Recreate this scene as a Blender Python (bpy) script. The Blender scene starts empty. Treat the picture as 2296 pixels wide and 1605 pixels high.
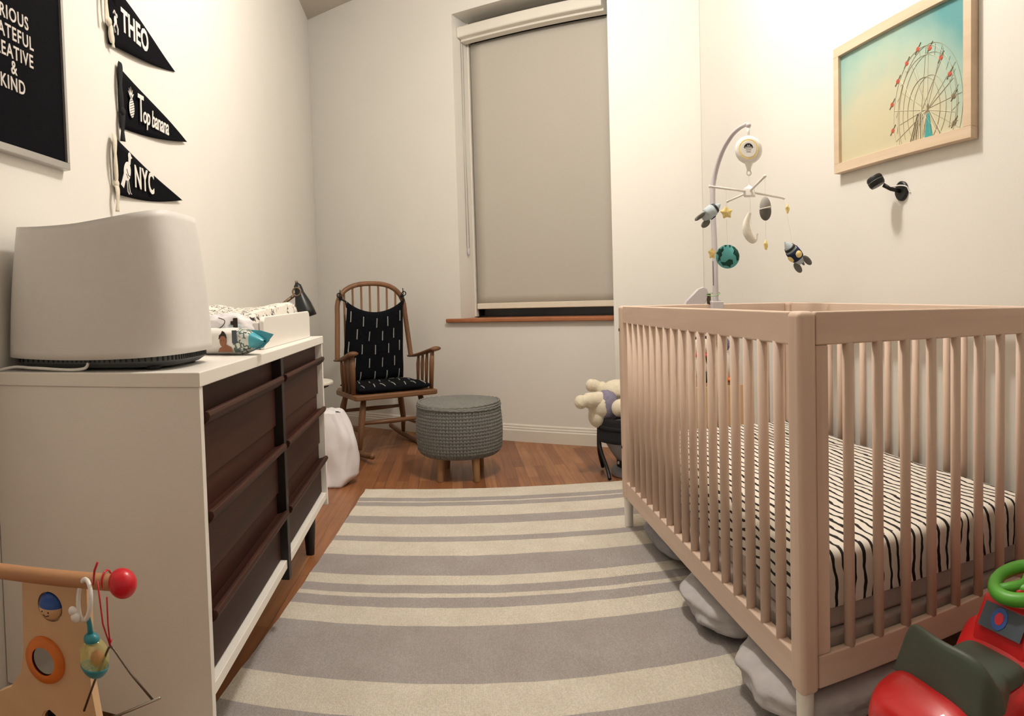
import bpy, bmesh, math, random
from mathutils import Vector, Matrix, Euler, noise
from math import sin, cos, pi, radians as R
random.seed(7)
sc = bpy.context.scene
COL = sc.collection

# ------------------------------------------------------------------ camera, world, lights, exposure
F_PX, CY = 1513.692, 730.394
YAW, PITCH, ROLL, ZC = 0.078, -0.0378, 0.0289, 0.928
def cam_matrix():
    cy, sy = cos(YAW), sin(YAW); cp, sp = cos(PITCH), sin(PITCH); cr, sr = cos(ROLL), sin(ROLL)
    Rz = Matrix(((cy, sy, 0), (-sy, cy, 0), (0, 0, 1)))
    Rx = Matrix(((1, 0, 0), (0, cp, -sp), (0, sp, cp)))
    Ry = Matrix(((cr, 0, sr), (0, 1, 0), (-sr, 0, cr)))
    m = Rz @ Rx @ Ry
    r, f, u = m.col[0], m.col[1], m.col[2]
    M = Matrix(((r[0], u[0], -f[0]), (r[1], u[1], -f[1]), (r[2], u[2], -f[2])))
    return Matrix.Translation((0, 0, ZC)) @ M.to_4x4()
cd = bpy.data.cameras.new('camera'); cam = bpy.data.objects.new('camera', cd); COL.objects.link(cam)
cd.type = 'PANO'; cd.panorama_type = 'CENTRAL_CYLINDRICAL'
cd.central_cylindrical_range_u_min = -1148 / F_PX; cd.central_cylindrical_range_u_max = 1148 / F_PX
cd.central_cylindrical_range_v_min = -(1605 - CY) / F_PX; cd.central_cylindrical_range_v_max = CY / F_PX
cd.central_cylindrical_radius = 1.0
cd.clip_start = .01
cam.matrix_world = cam_matrix()
sc.camera = cam
sc.view_settings.view_transform = 'Standard'; sc.view_settings.look = 'None'
sc.view_settings.gamma = 1; sc.view_settings.use_curve_mapping = False
sc.view_settings.exposure = 0.0
w = bpy.data.worlds.new('world'); sc.world = w; w.use_nodes = True
w.node_tree.nodes['Background'].inputs[0].default_value = (.01, .012, .02, 1)
w.node_tree.nodes['Background'].inputs[1].default_value = 1
def lamp(name, loc, power, color, radius):
    l = bpy.data.lights.new(name, 'POINT'); l.energy = power; l.color = color; l.shadow_soft_size = radius
    o = bpy.data.objects.new(name, l); COL.objects.link(o); o.location = loc
lamp('ceiling_lamp_light', (.38, 2.15, 2.9), 107, (1, .945, .875), .11)

# ------------------------------------------------------------------ materials
def lin(c):
    return tuple((x / 12.92 if x <= .04045 else ((x + .055) / 1.055) ** 2.4) for x in c)
def hexc(h):
    return lin(tuple(int(h[i:i + 2], 16) / 255 for i in (0, 2, 4)))
class NT:
    def __init__(s, name):
        s.m = bpy.data.materials.new(name); s.m.use_nodes = True; s.t = s.m.node_tree
        s.b = s.t.nodes['Principled BSDF']
    def n(s, typ, **kw):
        nd = s.t.nodes.new('ShaderNode' + typ)
        for k, v in kw.items():
            if k.startswith('i_'):
                key = k[2:]; key = int(key) if key.isdigit() else key.replace('_', ' ')
                nd.inputs[key].default_value = v
            else: setattr(nd, k, v)
        return nd
    def l(s, a, b): s.t.links.new(a, b)
    def coord(s, scale=(1, 1, 1), rot=(0, 0, 0), kind='Object'):
        c = s.n('TexCoord'); mp = s.n('Mapping'); mp.inputs['Scale'].default_value = scale; mp.inputs['Rotation'].default_value = rot
        s.l(c.outputs[kind], mp.inputs[0]); return mp.outputs[0]
    def ramp(s, fac, stops, interp='LINEAR'):
        r = s.n('ValToRGB'); e = r.color_ramp.elements; r.color_ramp.interpolation = interp
        while len(e) < len(stops): e.new(.5)
        for el, (p, c) in zip(e, stops): el.position = p; el.color = (*c, 1)
        s.l(fac, r.inputs[0]); return r.outputs[0]
    def mix(s, fac, a, b, mode='MIX'):
        m = s.n('MixRGB', blend_type=mode)
        for i, v in ((0, fac), (1, a), (2, b)):
            if hasattr(v, 'links'): s.l(v, m.inputs[i])
            else: m.inputs[i].default_value = v if i == 0 else (*v, 1)
        return m.outputs[0]
    def math(s, op, a, b=0.0):
        m = s.n('Math', operation=op)
        for i, v in ((0, a), (1, b)):
            if hasattr(v, 'links'): s.l(v, m.inputs[i])
            else: m.inputs[i].default_value = v
        return m.outputs[0]
    def bump(s, h, strength=.2, dist=.002):
        b = s.n('Bump'); b.inputs['Strength'].default_value = strength; b.inputs['Distance'].default_value = dist
        s.l(h, b.inputs['Height']); s.l(b.outputs[0], s.b.inputs['Normal'])
    def color(s, c):
        if hasattr(c, 'links'): s.l(c, s.b.inputs['Base Color'])
        else: s.b.inputs['Base Color'].default_value = (*c, 1)
def plain(name, h, rough=.5, var=.06, scale=30, bump=0, bscale=None, metal=0, sheen=0, trans=0, coat=0, alpha=1, spec=.5):
    t = NT(name); c = hexc(h); co = t.coord()
    nz = t.n('TexNoise', i_Scale=scale, i_Detail=3.0); t.l(co, nz.inputs['Vector'])
    a = tuple(x * (1 - var) for x in c); b = tuple(min(1, x * (1 + var)) for x in c)
    t.color(t.ramp(nz.outputs[0], [(.3, a), (.7, b)]))
    t.b.inputs['Roughness'].default_value = rough; t.b.inputs['Metallic'].default_value = metal
    t.b.inputs['Sheen Weight'].default_value = sheen; t.b.inputs['Transmission Weight'].default_value = trans
    t.b.inputs['Coat Weight'].default_value = coat; t.b.inputs['Alpha'].default_value = alpha
    t.b.inputs['Specular IOR Level'].default_value = spec
    if bump:
        n2 = t.n('TexNoise', i_Scale=bscale or scale * 6, i_Detail=2.0); t.l(co, n2.inputs['Vector']); t.bump(n2.outputs[0], bump)
    return t.m
def wood(name, dark, light, axis='X', rough=.5, s=1.0, bump=.06):
    t = NT(name); st = 2.0 * s; cr = 34.0 * s
    sx = {'X': (st, cr, cr), 'Y': (cr, st, cr), 'Z': (cr, cr, st)}[axis]
    co = t.coord(sx); nz = t.n('TexNoise', i_Scale=1.0, i_Detail=5.0, i_Distortion=.6); t.l(co, nz.inputs['Vector'])
    co2 = t.coord(tuple(v * .22 for v in sx)); n2 = t.n('TexNoise', i_Scale=1.0, i_Detail=2.0); t.l(co2, n2.inputs['Vector'])
    a = t.ramp(nz.outputs[0], [(.3, hexc(dark)), (.7, hexc(light))])
    b = t.ramp(n2.outputs[0], [(.35, hexc(dark)), (.65, hexc(light))])
    t.color(t.mix(.5, a, b)); t.b.inputs['Roughness'].default_value = rough
    t.bump(nz.outputs[0], bump, .001); return t.m
M_ = {}
M_['wall'] = plain('wall_paint', 'e6e3dc', .75, .012, 3, .10, 160)
M_['ceiling'] = plain('ceiling_paint', 'c9c0b4', .8, .02, 3, .10, 120)
M_['trim'] = plain('trim_gloss_paint', 'e4dfd4', .4, .02, 8, .05, 60)
M_['white'] = plain('white_lacquer', 'f0ece5', .38, .015, 6)
M_['whiteplastic'] = plain('white_plastic', 'eeebe6', .35, .01, 10)
M_['shroud'] = plain('matte_white_plastic', 'e0ddd9', .5, .015, 40)
M_['black'] = plain('black_plastic', '101012', .45, .1, 20)
M_['blackmetal'] = plain('black_enamel', '141619', .35, .1, 20)
M_['grille'] = plain('grey_grille_plastic', '565a5b', .5, .05, 20)
M_['walnut'] = wood('walnut_veneer', '26140f', '4d291d', 'Y', .55, .8)
M_['walnut'].node_tree.nodes['Principled BSDF'].inputs['Specular IOR Level'].default_value = .25
M_['darkwood'] = plain('dark_wood', '1a110e', .5, .1, 20)
M_['maple'] = wood('washed_maple_x', 'd2b7a4', 'e6d0be', 'X', .55, .8)
M_['mapleY'] = wood('washed_maple_y', 'd2b7a4', 'e6d0be', 'Y', .55, .8)
M_['mapleZ'] = wood('washed_maple_z', 'd2b7a4', 'e6d0be', 'Z', .55, .8)
M_['oak'] = wood('aged_beech', '67462e', '8d6445', 'Z', .45, .8)
M_['oakX'] = wood('aged_beech_x', '67462e', '8d6445', 'X', .45, .8)
M_['sill'] = wood('stained_sill', '9c5b37', 'b97a52', 'X', .4, .6)
M_['toywood'] = plain('birch_toy_wood', 'dbb68c', .5, .06, 12, .05)
M_['rodwood'] = wood('rod_wood', 'a87650', 'c4936a', 'X', .5, 1)
M_['red'] = plain('red_paint', 'd0182a', .3, .04, 20)
M_['redplastic'] = plain('red_plastic', 'd21f22', .35, .05, 12, coat=.2)
M_['green'] = plain('green_plastic', '5cae3a', .4, .05, 12)
M_['seatgreen'] = plain('dark_green_plastic', '4a554a', .5, .05, 14)
M_['metal'] = plain('steel_wire', 'b5b0a8', .3, .05, 20, metal=1)
M_['darkmetal'] = plain('dark_wire', '6d6258', .35, .05, 20, metal=1)
M_['brass'] = plain('brass', '85705a', .4, .06, 20, metal=.6)
M_['blue'] = plain('blue_paint', '2a58a8', .35, .05, 30)
M_['orange'] = plain('orange_paint', 'e07a2c', .45, .05, 30)
M_['mirror'] = plain('toy_mirror', '8d8a86', .12, .03, 5, metal=1)
M_['teal'] = plain('teal_plastic', '2e8b98', .35, .05, 30)
M_['clearyellow'] = plain('clear_yellow_plastic', 'd8cf7c', .12, .03, 30, alpha=.42)
M_['palered'] = plain('pink_red_plastic', 'c8564a', .4, .05, 30)
M_['felt'] = plain('black_felt', '0b0a10', .95, .2, 60, .2, spec=.1)
M_['feltwhite'] = plain('white_print', 'e4e0da', .8, .02, 60)
M_['ribbon'] = plain('cream_ribbon', 'ddd3c0', .8, .04, 60)
M_['alu'] = plain('silver_frame', 'b9b7b2', .35, .03, 10, metal=.6)
M_['lgrey'] = plain('lavender_grey_plastic', 'c9c3c8', .4, .03, 10)
M_['yellow'] = plain('yellow_felt', 'f2dc94', .95, .06, 60, .3)
M_['grey'] = plain('grey_felt', '6b6963', .95, .08, 60, .3)
M_['lightgrey'] = plain('light_grey_felt', '9c9993', .95, .08, 60, .3)
M_['navy'] = plain('navy_felt', '1d2547', .95, .08, 60, .3)
M_['paleblue'] = plain('pale_blue_felt', 'b9c6cc', .95, .05, 60, .3)
M_['aqua'] = plain('aqua_felt', '5fb0b2', .95, .05, 60, .3)
M_['dgreen'] = plain('dark_green_felt', '17463c', .95, .06, 60, .3)
M_['whitefelt'] = plain('white_felt', 'ece6da', .95, .03, 60, .3)
M_['plush'] = plain('cream_plush', 'e0d6c0', .98, .05, 60, .9, 240, sheen=.3)
M_['lavender'] = plain('lavender_knit', '857f95', .95, .1, 60, .8, 200)
M_['greyfab'] = plain('grey_fabric', '8d8c90', .9, .06, 40, .4, 300)
M_['bedskirt'] = plain('taupe_fabric', 'b6aaa3', .95, .06, 25, .3, 300)
M_['blackfab'] = plain('black_fabric', '0e0e12', .9, .2, 40, .3)
M_['lilabag'] = plain('grey_quilted_cover', 'b8b4b5', .85, .08, 20, .5, 60)
M_['crochet'] = plain('grey_yarn', '7e7e7a', .98, .12, 90, .8, 420, spec=.15)
M_['bag'] = plain('white_plastic_bag', 'e6e3e6', .45, .02, 20, .25, 25)
M_['shade'] = plain('blind_fabric', 'c2bcb1', .9, .015, 200, .12, 500)
M_['shadehem'] = plain('blind_hem_fabric', 'e6dfcc', .85, .02, 100)
M_['night'] = plain('night_dark', '020203', .5, 0, 1)
M_['screw'] = plain('screw_steel', '5a4a40', .4, .1, 20, metal=.7)
M_['skin'] = plain('printed_skin', '9c6648', .6, .05, 30)
M_['hair'] = plain('printed_hair', '2a1a14', .7, .1, 30)
M_['tealfilm'] = plain('teal_film', '4fb0c4', .3, .05, 20)
M_['slate'] = plain('slate_print', '47525c', .5, .05, 20)
M_['paleblueprint'] = plain('pale_blue_print', 'b7cad2', .5, .03, 20)
M_['lens'] = plain('lens_glass', '050507', .1, 0, 5)
M_['floorleg'] = plain('ottoman_leg_wood', '8f6c49', .5, .06, 20)
M_['letter'] = plain('letter_white', 'cfc9c2', .6, .02, 30)

def m_floor():
    t = NT('oak_floor'); co = t.coord((1, 1, 1), (0, 0, R(90)))
    br = t.n('TexBrick', offset=.37, offset_frequency=2)
    br.inputs['Scale'].default_value = 1; br.inputs['Mortar Size'].default_value = .0006
    br.inputs['Brick Width'].default_value = .62; br.inputs['Row Height'].default_value = .057
    br.inputs['Color1'].default_value = (0, 0, 0, 1); br.inputs['Color2'].default_value = (1, 1, 1, 1); br.inputs['Mortar'].default_value = (.0, .0, .0, 1)
    br.inputs['Bias'].default_value = 0
    t.l(co, br.inputs['Vector'])
    tone = t.ramp(br.outputs['Color'], [(0, hexc('8c5634')), (.35, hexc('9d653d')), (.7, hexc('ac7349')), (1, hexc('b98357'))])
    c2 = t.coord((60, 2.5, 1)); nz = t.n('TexNoise', i_Scale=1.0, i_Detail=5.0, i_Distortion=.5); t.l(c2, nz.inputs['Vector'])
    g = t.ramp(nz.outputs[0], [(.3, (.55, .5, .45)), (.7, (1, 1, 1))])
    c3 = t.coord((5, 5, 1)); n3 = t.n('TexNoise', i_Scale=1.0, i_Detail=2.0); t.l(c3, n3.inputs['Vector'])
    g3 = t.ramp(n3.outputs[0], [(.3, (.8, .76, .74)), (.7, (1, 1, 1))])
    c = t.mix(1, t.mix(.75, tone, g, 'MULTIPLY'), g3, 'MULTIPLY')
    t.color(t.mix(br.outputs['Fac'], c, hexc('2a160c')))
    t.b.inputs['Roughness'].default_value = .38
    t.bump(nz.outputs[0], .05, .001); return t.m
M_['floor'] = m_floor()
def m_weave(name, h, scale=260, var=.1, stripes=None):
    t = NT(name); co = t.coord((1, 1, 1)); c = hexc(h)
    a = t.n('TexNoise', i_Scale=float(scale), i_Detail=1.0); t.l(co, a.inputs['Vector'])
    b = t.n('TexNoise', i_Scale=7.0, i_Detail=3.0); t.l(co, b.inputs['Vector'])
    x = t.ramp(a.outputs[0], [(.35, tuple(q * (1 - var) for q in c)), (.65, tuple(min(1, q * (1 + var)) for q in c))])
    y = t.ramp(b.outputs[0], [(.3, (.9, .88, .86)), (.7, (1, 1, 1))])
    t.color(t.mix(1, x, y, 'MULTIPLY')); t.b.inputs['Roughness'].default_value = .95
    t.b.inputs['Specular IOR Level'].default_value = .1
    wv = t.n('TexWave', i_Scale=95.0, i_Distortion=1.5, bands_direction='X'); t.l(co, wv.inputs['Vector'])
    t.bump(t.mix(.5, wv.outputs[0], a.outputs[0]), .5, .003); return t.m
M_['rugcream'] = m_weave('rug_cream_wool', 'd9d2c5')
M_['ruggrey'] = m_weave('rug_grey_wool', 'aaa4a2')
def m_stripe():
    t = NT('striped_crib_sheet'); at = t.n('Attribute', attribute_name='across'); at2 = t.n('Attribute', attribute_name='along')
    cm = t.n('CombineXYZ'); t.l(at.outputs['Fac'], cm.inputs[0]); t.l(at2.outputs['Fac'], cm.inputs[1])
    mp = t.n('Mapping'); mp.inputs['Scale'].default_value = (9, 7.5, 1); t.l(cm.outputs[0], mp.inputs[0])
    nz = t.n('TexNoise', i_Scale=1.0, i_Detail=3.0); t.l(mp.outputs[0], nz.inputs['Vector'])
    u = t.math('MULTIPLY', at.outputs['Fac'], 1 / .0240)
    u = t.math('ADD', u, t.math('MULTIPLY', nz.outputs[0], 1.7))
    fr = t.math('FRACT', u)
    mp2 = t.n('Mapping'); mp2.inputs['Scale'].default_value = (40, 22, 1); t.l(cm.outputs[0], mp2.inputs[0])
    n2 = t.n('TexNoise', i_Scale=1.0, i_Detail=1.0); t.l(mp2.outputs[0], n2.inputs['Vector'])
    wd = t.math('ADD', t.math('MULTIPLY', n2.outputs[0], .28), .16)
    k = t.math('LESS_THAN', fr, wd)
    t.color(t.mix(k, hexc('e6e0d6'), hexc('1b1512'))); t.b.inputs['Roughness'].default_value = .9
    return t.m
M_['stripe'] = m_stripe()
def m_mud():
    t = NT('black_mudcloth'); co = t.coord((1, 1, 1)); nz = t.n('TexNoise', i_Scale=80.0); t.l(co, nz.inputs['Vector'])
    t.color(t.ramp(nz.outputs[0], [(.3, hexc('0a0b10')), (.7, hexc('15171c'))])); t.b.inputs['Roughness'].default_value = .95
    t.b.inputs['Specular IOR Level'].default_value = .15; t.bump(nz.outputs[0], .3); return t.m
M_['mud'] = m_mud()
M_['dash'] = plain('white_dash_stitch', 'a9aca9', .9, .05, 60)
def m_scrib():
    t = NT('black_and_white_printed_cover'); co = t.coord((1, 1, 1))
    v = t.n('TexVoronoi', feature='DISTANCE_TO_EDGE', i_Scale=52.0, i_Randomness=1.0); t.l(co, v.inputs['Vector'])
    nz = t.n('TexNoise', i_Scale=16.0, i_Detail=2.0); t.l(co, nz.inputs['Vector'])
    a = t.math('LESS_THAN', v.outputs['Distance'], .11); b = t.math('GREATER_THAN', nz.outputs[0], .46)
    n2 = t.n('TexNoise', i_Scale=110.0); t.l(co, n2.inputs['Vector']); c = t.math('GREATER_THAN', n2.outputs[0], .46)
    k = t.math('MULTIPLY', t.math('MULTIPLY', a, b), c)
    t.color(t.mix(k, hexc('e8e2d8'), hexc('3a3634'))); t.b.inputs['Roughness'].default_value = .9; return t.m
M_['scrib'] = m_scrib()
def m_leafprint():
    t = NT('grey_leaf_print_film'); co = t.coord((1, 1, 1))
    v = t.n('TexVoronoi', feature='DISTANCE_TO_EDGE', i_Scale=85.0); t.l(co, v.inputs['Vector'])
    nz = t.n('TexNoise', i_Scale=60.0, i_Detail=3.0); t.l(co, nz.inputs['Vector'])
    k = t.math('MULTIPLY', t.math('LESS_THAN', v.outputs['Distance'], .14), t.math('GREATER_THAN', nz.outputs[0], .44))
    t.color(t.mix(k, hexc('dfe3dc'), hexc('5e6e68'))); t.b.inputs['Roughness'].default_value = .3; return t.m
M_['leafprint'] = m_leafprint()
def m_print():
    t = NT('faded_sky_print'); tc = t.n('TexCoord')
    mp = t.n('Mapping'); mp.inputs['Location'].default_value = (-.30, 0, -.14); t.l(tc.outputs['Object'], mp.inputs[0])
    sp = t.n('SeparateXYZ'); t.l(mp.outputs[0], sp.inputs[0])
    # distance towards the teal upper corners
    a = t.math('MULTIPLY', t.math('ABSOLUTE', sp.outputs[0]), 1.75); b = t.math('MULTIPLY', sp.outputs[2], 2.1)
    d = t.math('ADD', t.math('POWER', a, 2.2), t.math('ADD', b, 0))
    nz = t.n('TexNoise', i_Scale=9.0, i_Detail=4.0); t.l(tc.outputs['Object'], nz.inputs['Vector'])
    d = t.math('ADD', d, t.math('MULTIPLY', t.math('SUBTRACT', nz.outputs[0], .5), .35))
    t.color(t.ramp(d, [(0, hexc('cec6a6')), (.25, hexc('c9c7ac')), (.55, hexc('a9c2b2')), (.95, hexc('5f9fa2'))]))
    t.b.inputs['Roughness'].default_value = .35; return t.m
M_['skyprint'] = m_print()
M_['p_white'] = plain('print_cream', 'ded8c2', .4, .05, 90)
M_['p_brown'] = plain('print_brown', 'ada284', .4, .15, 90)
M_['p_red'] = plain('print_red', 'c8543c', .4, .1, 90)
M_['p_dark'] = plain('print_dark', '7a6f54', .4, .15, 90)
M_['p_teal'] = plain('print_teal', '3f9c9a', .4, .1, 90)

# ------------------------------------------------------------------ mesh helpers
XF = {}
I4 = Matrix.Identity(4)
def T(x, y=None, z=None):
    return Matrix.Translation(x if y is None else (x, y, z))
def RX(a): return Matrix.Rotation(a, 4, 'X')
def RY(a): return Matrix.Rotation(a, 4, 'Y')
def RZ(a): return Matrix.Rotation(a, 4, 'Z')
def look(d, up=(0, 0, 1)):
    z = Vector(d).normalized(); x = Vector(up).cross(z)
    if x.length < 1e-4: x = Vector((1, 0, 0)).cross(z)
    x.normalize(); y = z.cross(x)
    return Matrix((x, y, z)).transposed().to_4x4()
class MB:
    def __init__(s): s.v = []; s.f = []; s.mi = []; s.cur = 0; s.at = {}
    def add(s, vs, fs, M=None):
        o = len(s.v)
        for v in vs:
            v = Vector(v); s.v.append(M @ v if M else v)
        for f in fs: s.f.append([i + o for i in f]); s.mi.append(s.cur)
        return s
    def box(s, lo, hi, M=None):
        (a, b, c), (d, e, g) = lo, hi
        return s.add([(a, b, c), (d, b, c), (d, e, c), (a, e, c), (a, b, g), (d, b, g), (d, e, g), (a, e, g)],
                     [(3, 2, 1, 0), (4, 5, 6, 7), (0, 1, 5, 4), (1, 2, 6, 5), (2, 3, 7, 6), (3, 0, 4, 7)], M)
    def tube(s, pts, r, n=10, M=None, closed=False, flat=1.0):
        pts = [Vector(p) for p in pts]; N = len(pts)
        rs = r if isinstance(r, (list, tuple)) else [r] * N
        vs = []; nrm = None
        for i, p in enumerate(pts):
            a = pts[(i - 1) % N] if closed or i > 0 else p; b = pts[(i + 1) % N] if closed or i < N - 1 else p
            t = (b - a).normalized()
            if nrm is None:
                nrm = t.orthogonal() if abs(t.z) > .99 else Vector((0, 0, 1)) - t * t.z
                nrm.normalize()
            else:
                nrm = nrm - t * nrm.dot(t); nrm.normalize()
            bn = t.cross(nrm)
            for k in range(n):
                an = 2 * pi * k / n; vs.append(p + (nrm * cos(an) + bn * sin(an) * flat) * rs[i])
        fs = []
        for i in range(N if closed else N - 1):
            j = (i + 1) % N
            for k in range(n):
                l = (k + 1) % n; fs.append((i * n + k, i * n + l, j * n + l, j * n + k))
        if not closed: fs += [tuple(range(n))[::-1], tuple((N - 1) * n + k for k in range(n))]
        return s.add(vs, fs, M)
    def lathe(s, prof, n=24, M=None, caps=True):
        vs = []; fs = []
        for (r, z) in prof:
            for k in range(n): a = 2 * pi * k / n; vs.append((r * cos(a), r * sin(a), z))
        for i in range(len(prof) - 1):
            for k in range(n):
                l = (k + 1) % n; fs.append((i * n + k, i * n + l, (i + 1) * n + l, (i + 1) * n + k))
        if caps: fs += [tuple(range(n))[::-1], tuple((len(prof) - 1) * n + k for k in range(n))]
        return s.add(vs, fs, M)
    def prism(s, poly, z0, z1, M=None):
        n = len(poly); vs = [(x, y, z0) for x, y in poly] + [(x, y, z1) for x, y in poly]
        ar = sum(poly[i][0] * poly[(i + 1) % n][1] - poly[(i + 1) % n][0] * poly[i][1] for i in range(n))
        fs = [tuple(range(n))[::-1], tuple(range(n, 2 * n))] + [(i, (i + 1) % n, n + (i + 1) % n, n + i) for i in range(n)]
        if (ar < 0) != (z1 < z0): fs = [f[::-1] for f in fs]
        return s.add(vs, fs, M)
    def sphere(s, c, r, nu=20, nv=12, M=None, fn=None):
        if not isinstance(r, (tuple, list)): r = (r, r, r)
        vs = []; fs = []
        for j in range(nv + 1):
            th = pi * j / nv
            for i in range(nu):
                ph = 2 * pi * i / nu; d = Vector((sin(th) * cos(ph), sin(th) * sin(ph), cos(th)))
                k = fn(d) if fn else 1
                vs.append((c[0] + d.x * r[0] * k, c[1] + d.y * r[1] * k, c[2] + d.z * r[2] * k))
        for j in range(nv):
            for i in range(nu):
                k = (i + 1) % nu; fs.append((j * nu + i, (j + 1) * nu + i, (j + 1) * nu + k, j * nu + k))
        return s.add(vs, fs, M)
    def grid(s, fn, nu, nv, closeu=False, M=None):
        vs = [fn(i / nu, j / nv) for j in range(nv + 1) for i in range(nu + (0 if closeu else 1))]
        w = nu if closeu else nu + 1; fs = []
        for j in range(nv):
            for i in range(nu):
                k = (i + 1) % w; fs.append((j * w + i, j * w + k, (j + 1) * w + k, (j + 1) * w + i))
        return s.add(vs, fs, M)
    def text(s, body, size, M, ext=.0008, sx=1.0, shear=0.0, bold=0.0, align='LEFT', space=1.0):
        cu = bpy.data.curves.new('t', 'FONT'); cu.body = body; cu.size = size; cu.extrude = ext; cu.shear = shear; cu.offset = bold
        cu.align_x = align; cu.align_y = 'CENTER'; cu.space_character = space; cu.resolution_u = 3
        o = bpy.data.objects.new('t', cu); me = bpy.data.meshes.new_from_object(o)
        s.add([(v.co.x * sx, v.co.y, v.co.z) for v in me.vertices], [tuple(p.vertices) for p in me.polygons], M @ RX(pi / 2))
        bpy.data.objects.remove(o); bpy.data.curves.remove(cu); bpy.data.meshes.remove(me); return s
    def build(s, name, mat, parent=None, smooth=False, bevel=0, seg=2, sub=0, world=False, solid=0, label=None, autos=None, weld=False):
        me = bpy.data.meshes.new(name)
        vs = [v.copy() for v in s.v]
        o = bpy.data.objects.new(name, me); COL.objects.link(o); loc = Vector((0, 0, 0))
        if parent is not None:
            o.parent = parent
            if world:
                inv = XF[parent.name].inverted(); vs = [inv @ v for v in vs]
            XF[o.name] = XF[parent.name]
        else:
            if vs:
                loc = Vector(((min(v.x for v in vs) + max(v.x for v in vs)) / 2, (min(v.y for v in vs) + max(v.y for v in vs)) / 2, min(v.z for v in vs)))
            vs = [v - loc for v in vs]; o.location = loc; XF[o.name] = T(loc)
        me.from_pydata([tuple(v) for v in vs], [], s.f)
        mats = mat if isinstance(mat, (list, tuple)) else [mat]
        for m in mats: me.materials.append(M_[m] if isinstance(m, str) else m)
        if len(mats) > 1:
            for p, i in zip(me.polygons, s.mi): p.material_index = i
        for k, vals in s.at.items():
            a = me.attributes.new(k, 'FLOAT', 'POINT')
            for i, q in enumerate(vals): a.data[i].value = q
        bm = bmesh.new(); bm.from_mesh(me)
        if weld: bmesh.ops.remove_doubles(bm, verts=bm.verts, dist=1e-5)
        bmesh.ops.recalc_face_normals(bm, faces=bm.faces); bm.to_mesh(me); bm.free()
        if smooth:
            for p in me.polygons: p.use_smooth = True
        if solid:
            m = o.modifiers.new('so', 'SOLIDIFY'); m.thickness = solid; m.offset = 0
        if bevel:
            m = o.modifiers.new('bv', 'BEVEL'); m.width = bevel; m.segments = seg; m.limit_method = 'ANGLE'; m.angle_limit = R(40)
            for p in me.polygons: p.use_smooth = True
            if hasattr(m, 'harden_normals'): m.harden_normals = True
        if sub:
            m = o.modifiers.new('ss', 'SUBSURF'); m.levels = sub; m.render_levels = sub
        if autos:
            me.set_sharp_from_angle(angle=R(autos))
        if label: o['label'] = label
        return o
def thing(name, label, cat, loc=(0, 0, 0), rz=0, group=None):
    o = bpy.data.objects.new(name, None); COL.objects.link(o); o.location = loc; o.rotation_euler = (0, 0, rz)
    o.empty_display_size = .05
    o['label'] = label; o['category'] = cat
    if group: o['group'] = group
    XF[o.name] = T(loc) @ RZ(rz); return o
def tag(o, label, cat, group=None):
    o['label'] = label; o['category'] = cat
    if group: o['group'] = group
    return o
def struct(mb, name, mat, **kw):
    o = mb.build(name, mat, **kw); o['kind'] = 'structure'; return o
def dup(o, name=None):
    c = o.copy(); COL.objects.link(c); XF[c.name] = XF[o.name]
    return c
def arc(c, r, a0, a1, n, plane='XZ'):
    out = []
    for i in range(n + 1):
        a = a0 + (a1 - a0) * i / n
        out.append((c[0] + r * cos(a), c[1], c[2] + r * sin(a)) if plane == 'XZ' else ((c[0] + r * cos(a), c[1] + r * sin(a), c[2]) if plane == 'XY' else (c[0], c[1] + r * cos(a), c[2] + r * sin(a))))
    return out
def smoothpath(pts, n=8):
    pts = [Vector(p) for p in pts]; out = []
    for i in range(len(pts) - 1):
        p0 = pts[max(i - 1, 0)]; p1 = pts[i]; p2 = pts[i + 1]; p3 = pts[min(i + 2, len(pts) - 1)]
        for k in range(n):
            t = k / n
            out.append(.5 * ((2 * p1) + (p2 - p0) * t + (2 * p0 - 5 * p1 + 4 * p2 - p3) * t * t + (3 * p1 - p0 - 3 * p2 + p3) * t ** 3))
    out.append(pts[-1]); return out

# ------------------------------------------------------------------ setting
CEIL = 3.2146
BX, BY, BROT = -1.1169, 5.3251, -0.5531          # room corner and direction of the window wall
WXR = 1.45                                      # right wall
LA = .0394                                      # slight angle of the left wall
def lwx(y): return -.955 - (y - 1.16) * math.tan(LA)
YB = -1.6
mb = MB(); mb.add([(-1.6, YB - .1, 0), (1.7, YB - .1, 0), (1.7, 6.2, 0), (-1.6, 6.2, 0)], [(0, 1, 2, 3)]); mb.box((-1.6, YB - .1, -.1), (1.7, 6.2, -.001))
struct(MB().box((-1.6, YB - .1, -.1), (1.7, 6.2, 0)), 'floor', 'floor')
struct(MB().box((-1.6, YB - .1, CEIL), (1.7, 6.2, CEIL + .1)), 'ceiling', 'ceiling')
yA, yB_ = YB, BY + .02
struct(MB().add([(lwx(yA), yA, 0), (lwx(yB_), yB_, 0), (lwx(yB_) - .12, yB_, 0), (lwx(yA) - .12, yA, 0),
                 (lwx(yA), yA, CEIL), (lwx(yB_), yB_, CEIL), (lwx(yB_) - .12, yB_, CEIL), (lwx(yA) - .12, yA, CEIL)],
                [(0, 1, 5, 4), (1, 2, 6, 5), (2, 3, 7, 6), (3, 0, 4, 7), (0, 3, 2, 1), (4, 5, 6, 7)]), 'wall_left', 'wall')
struct(MB().box((WXR, YB, 0), (WXR + .12, 4.3, CEIL)), 'wall_right', 'wall')
struct(MB().box((-1.1, YB - .1, 0), (WXR + .12, YB, CEIL)), 'wall_rear', 'wall')
# pillar that the crib backs on to
struct(MB().prism([(.889, 3.81), (WXR, 3.81), (WXR, 4.35), (1.05, 4.35)], 0, CEIL), 'wall_pillar', 'wall', bevel=.003)
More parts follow.
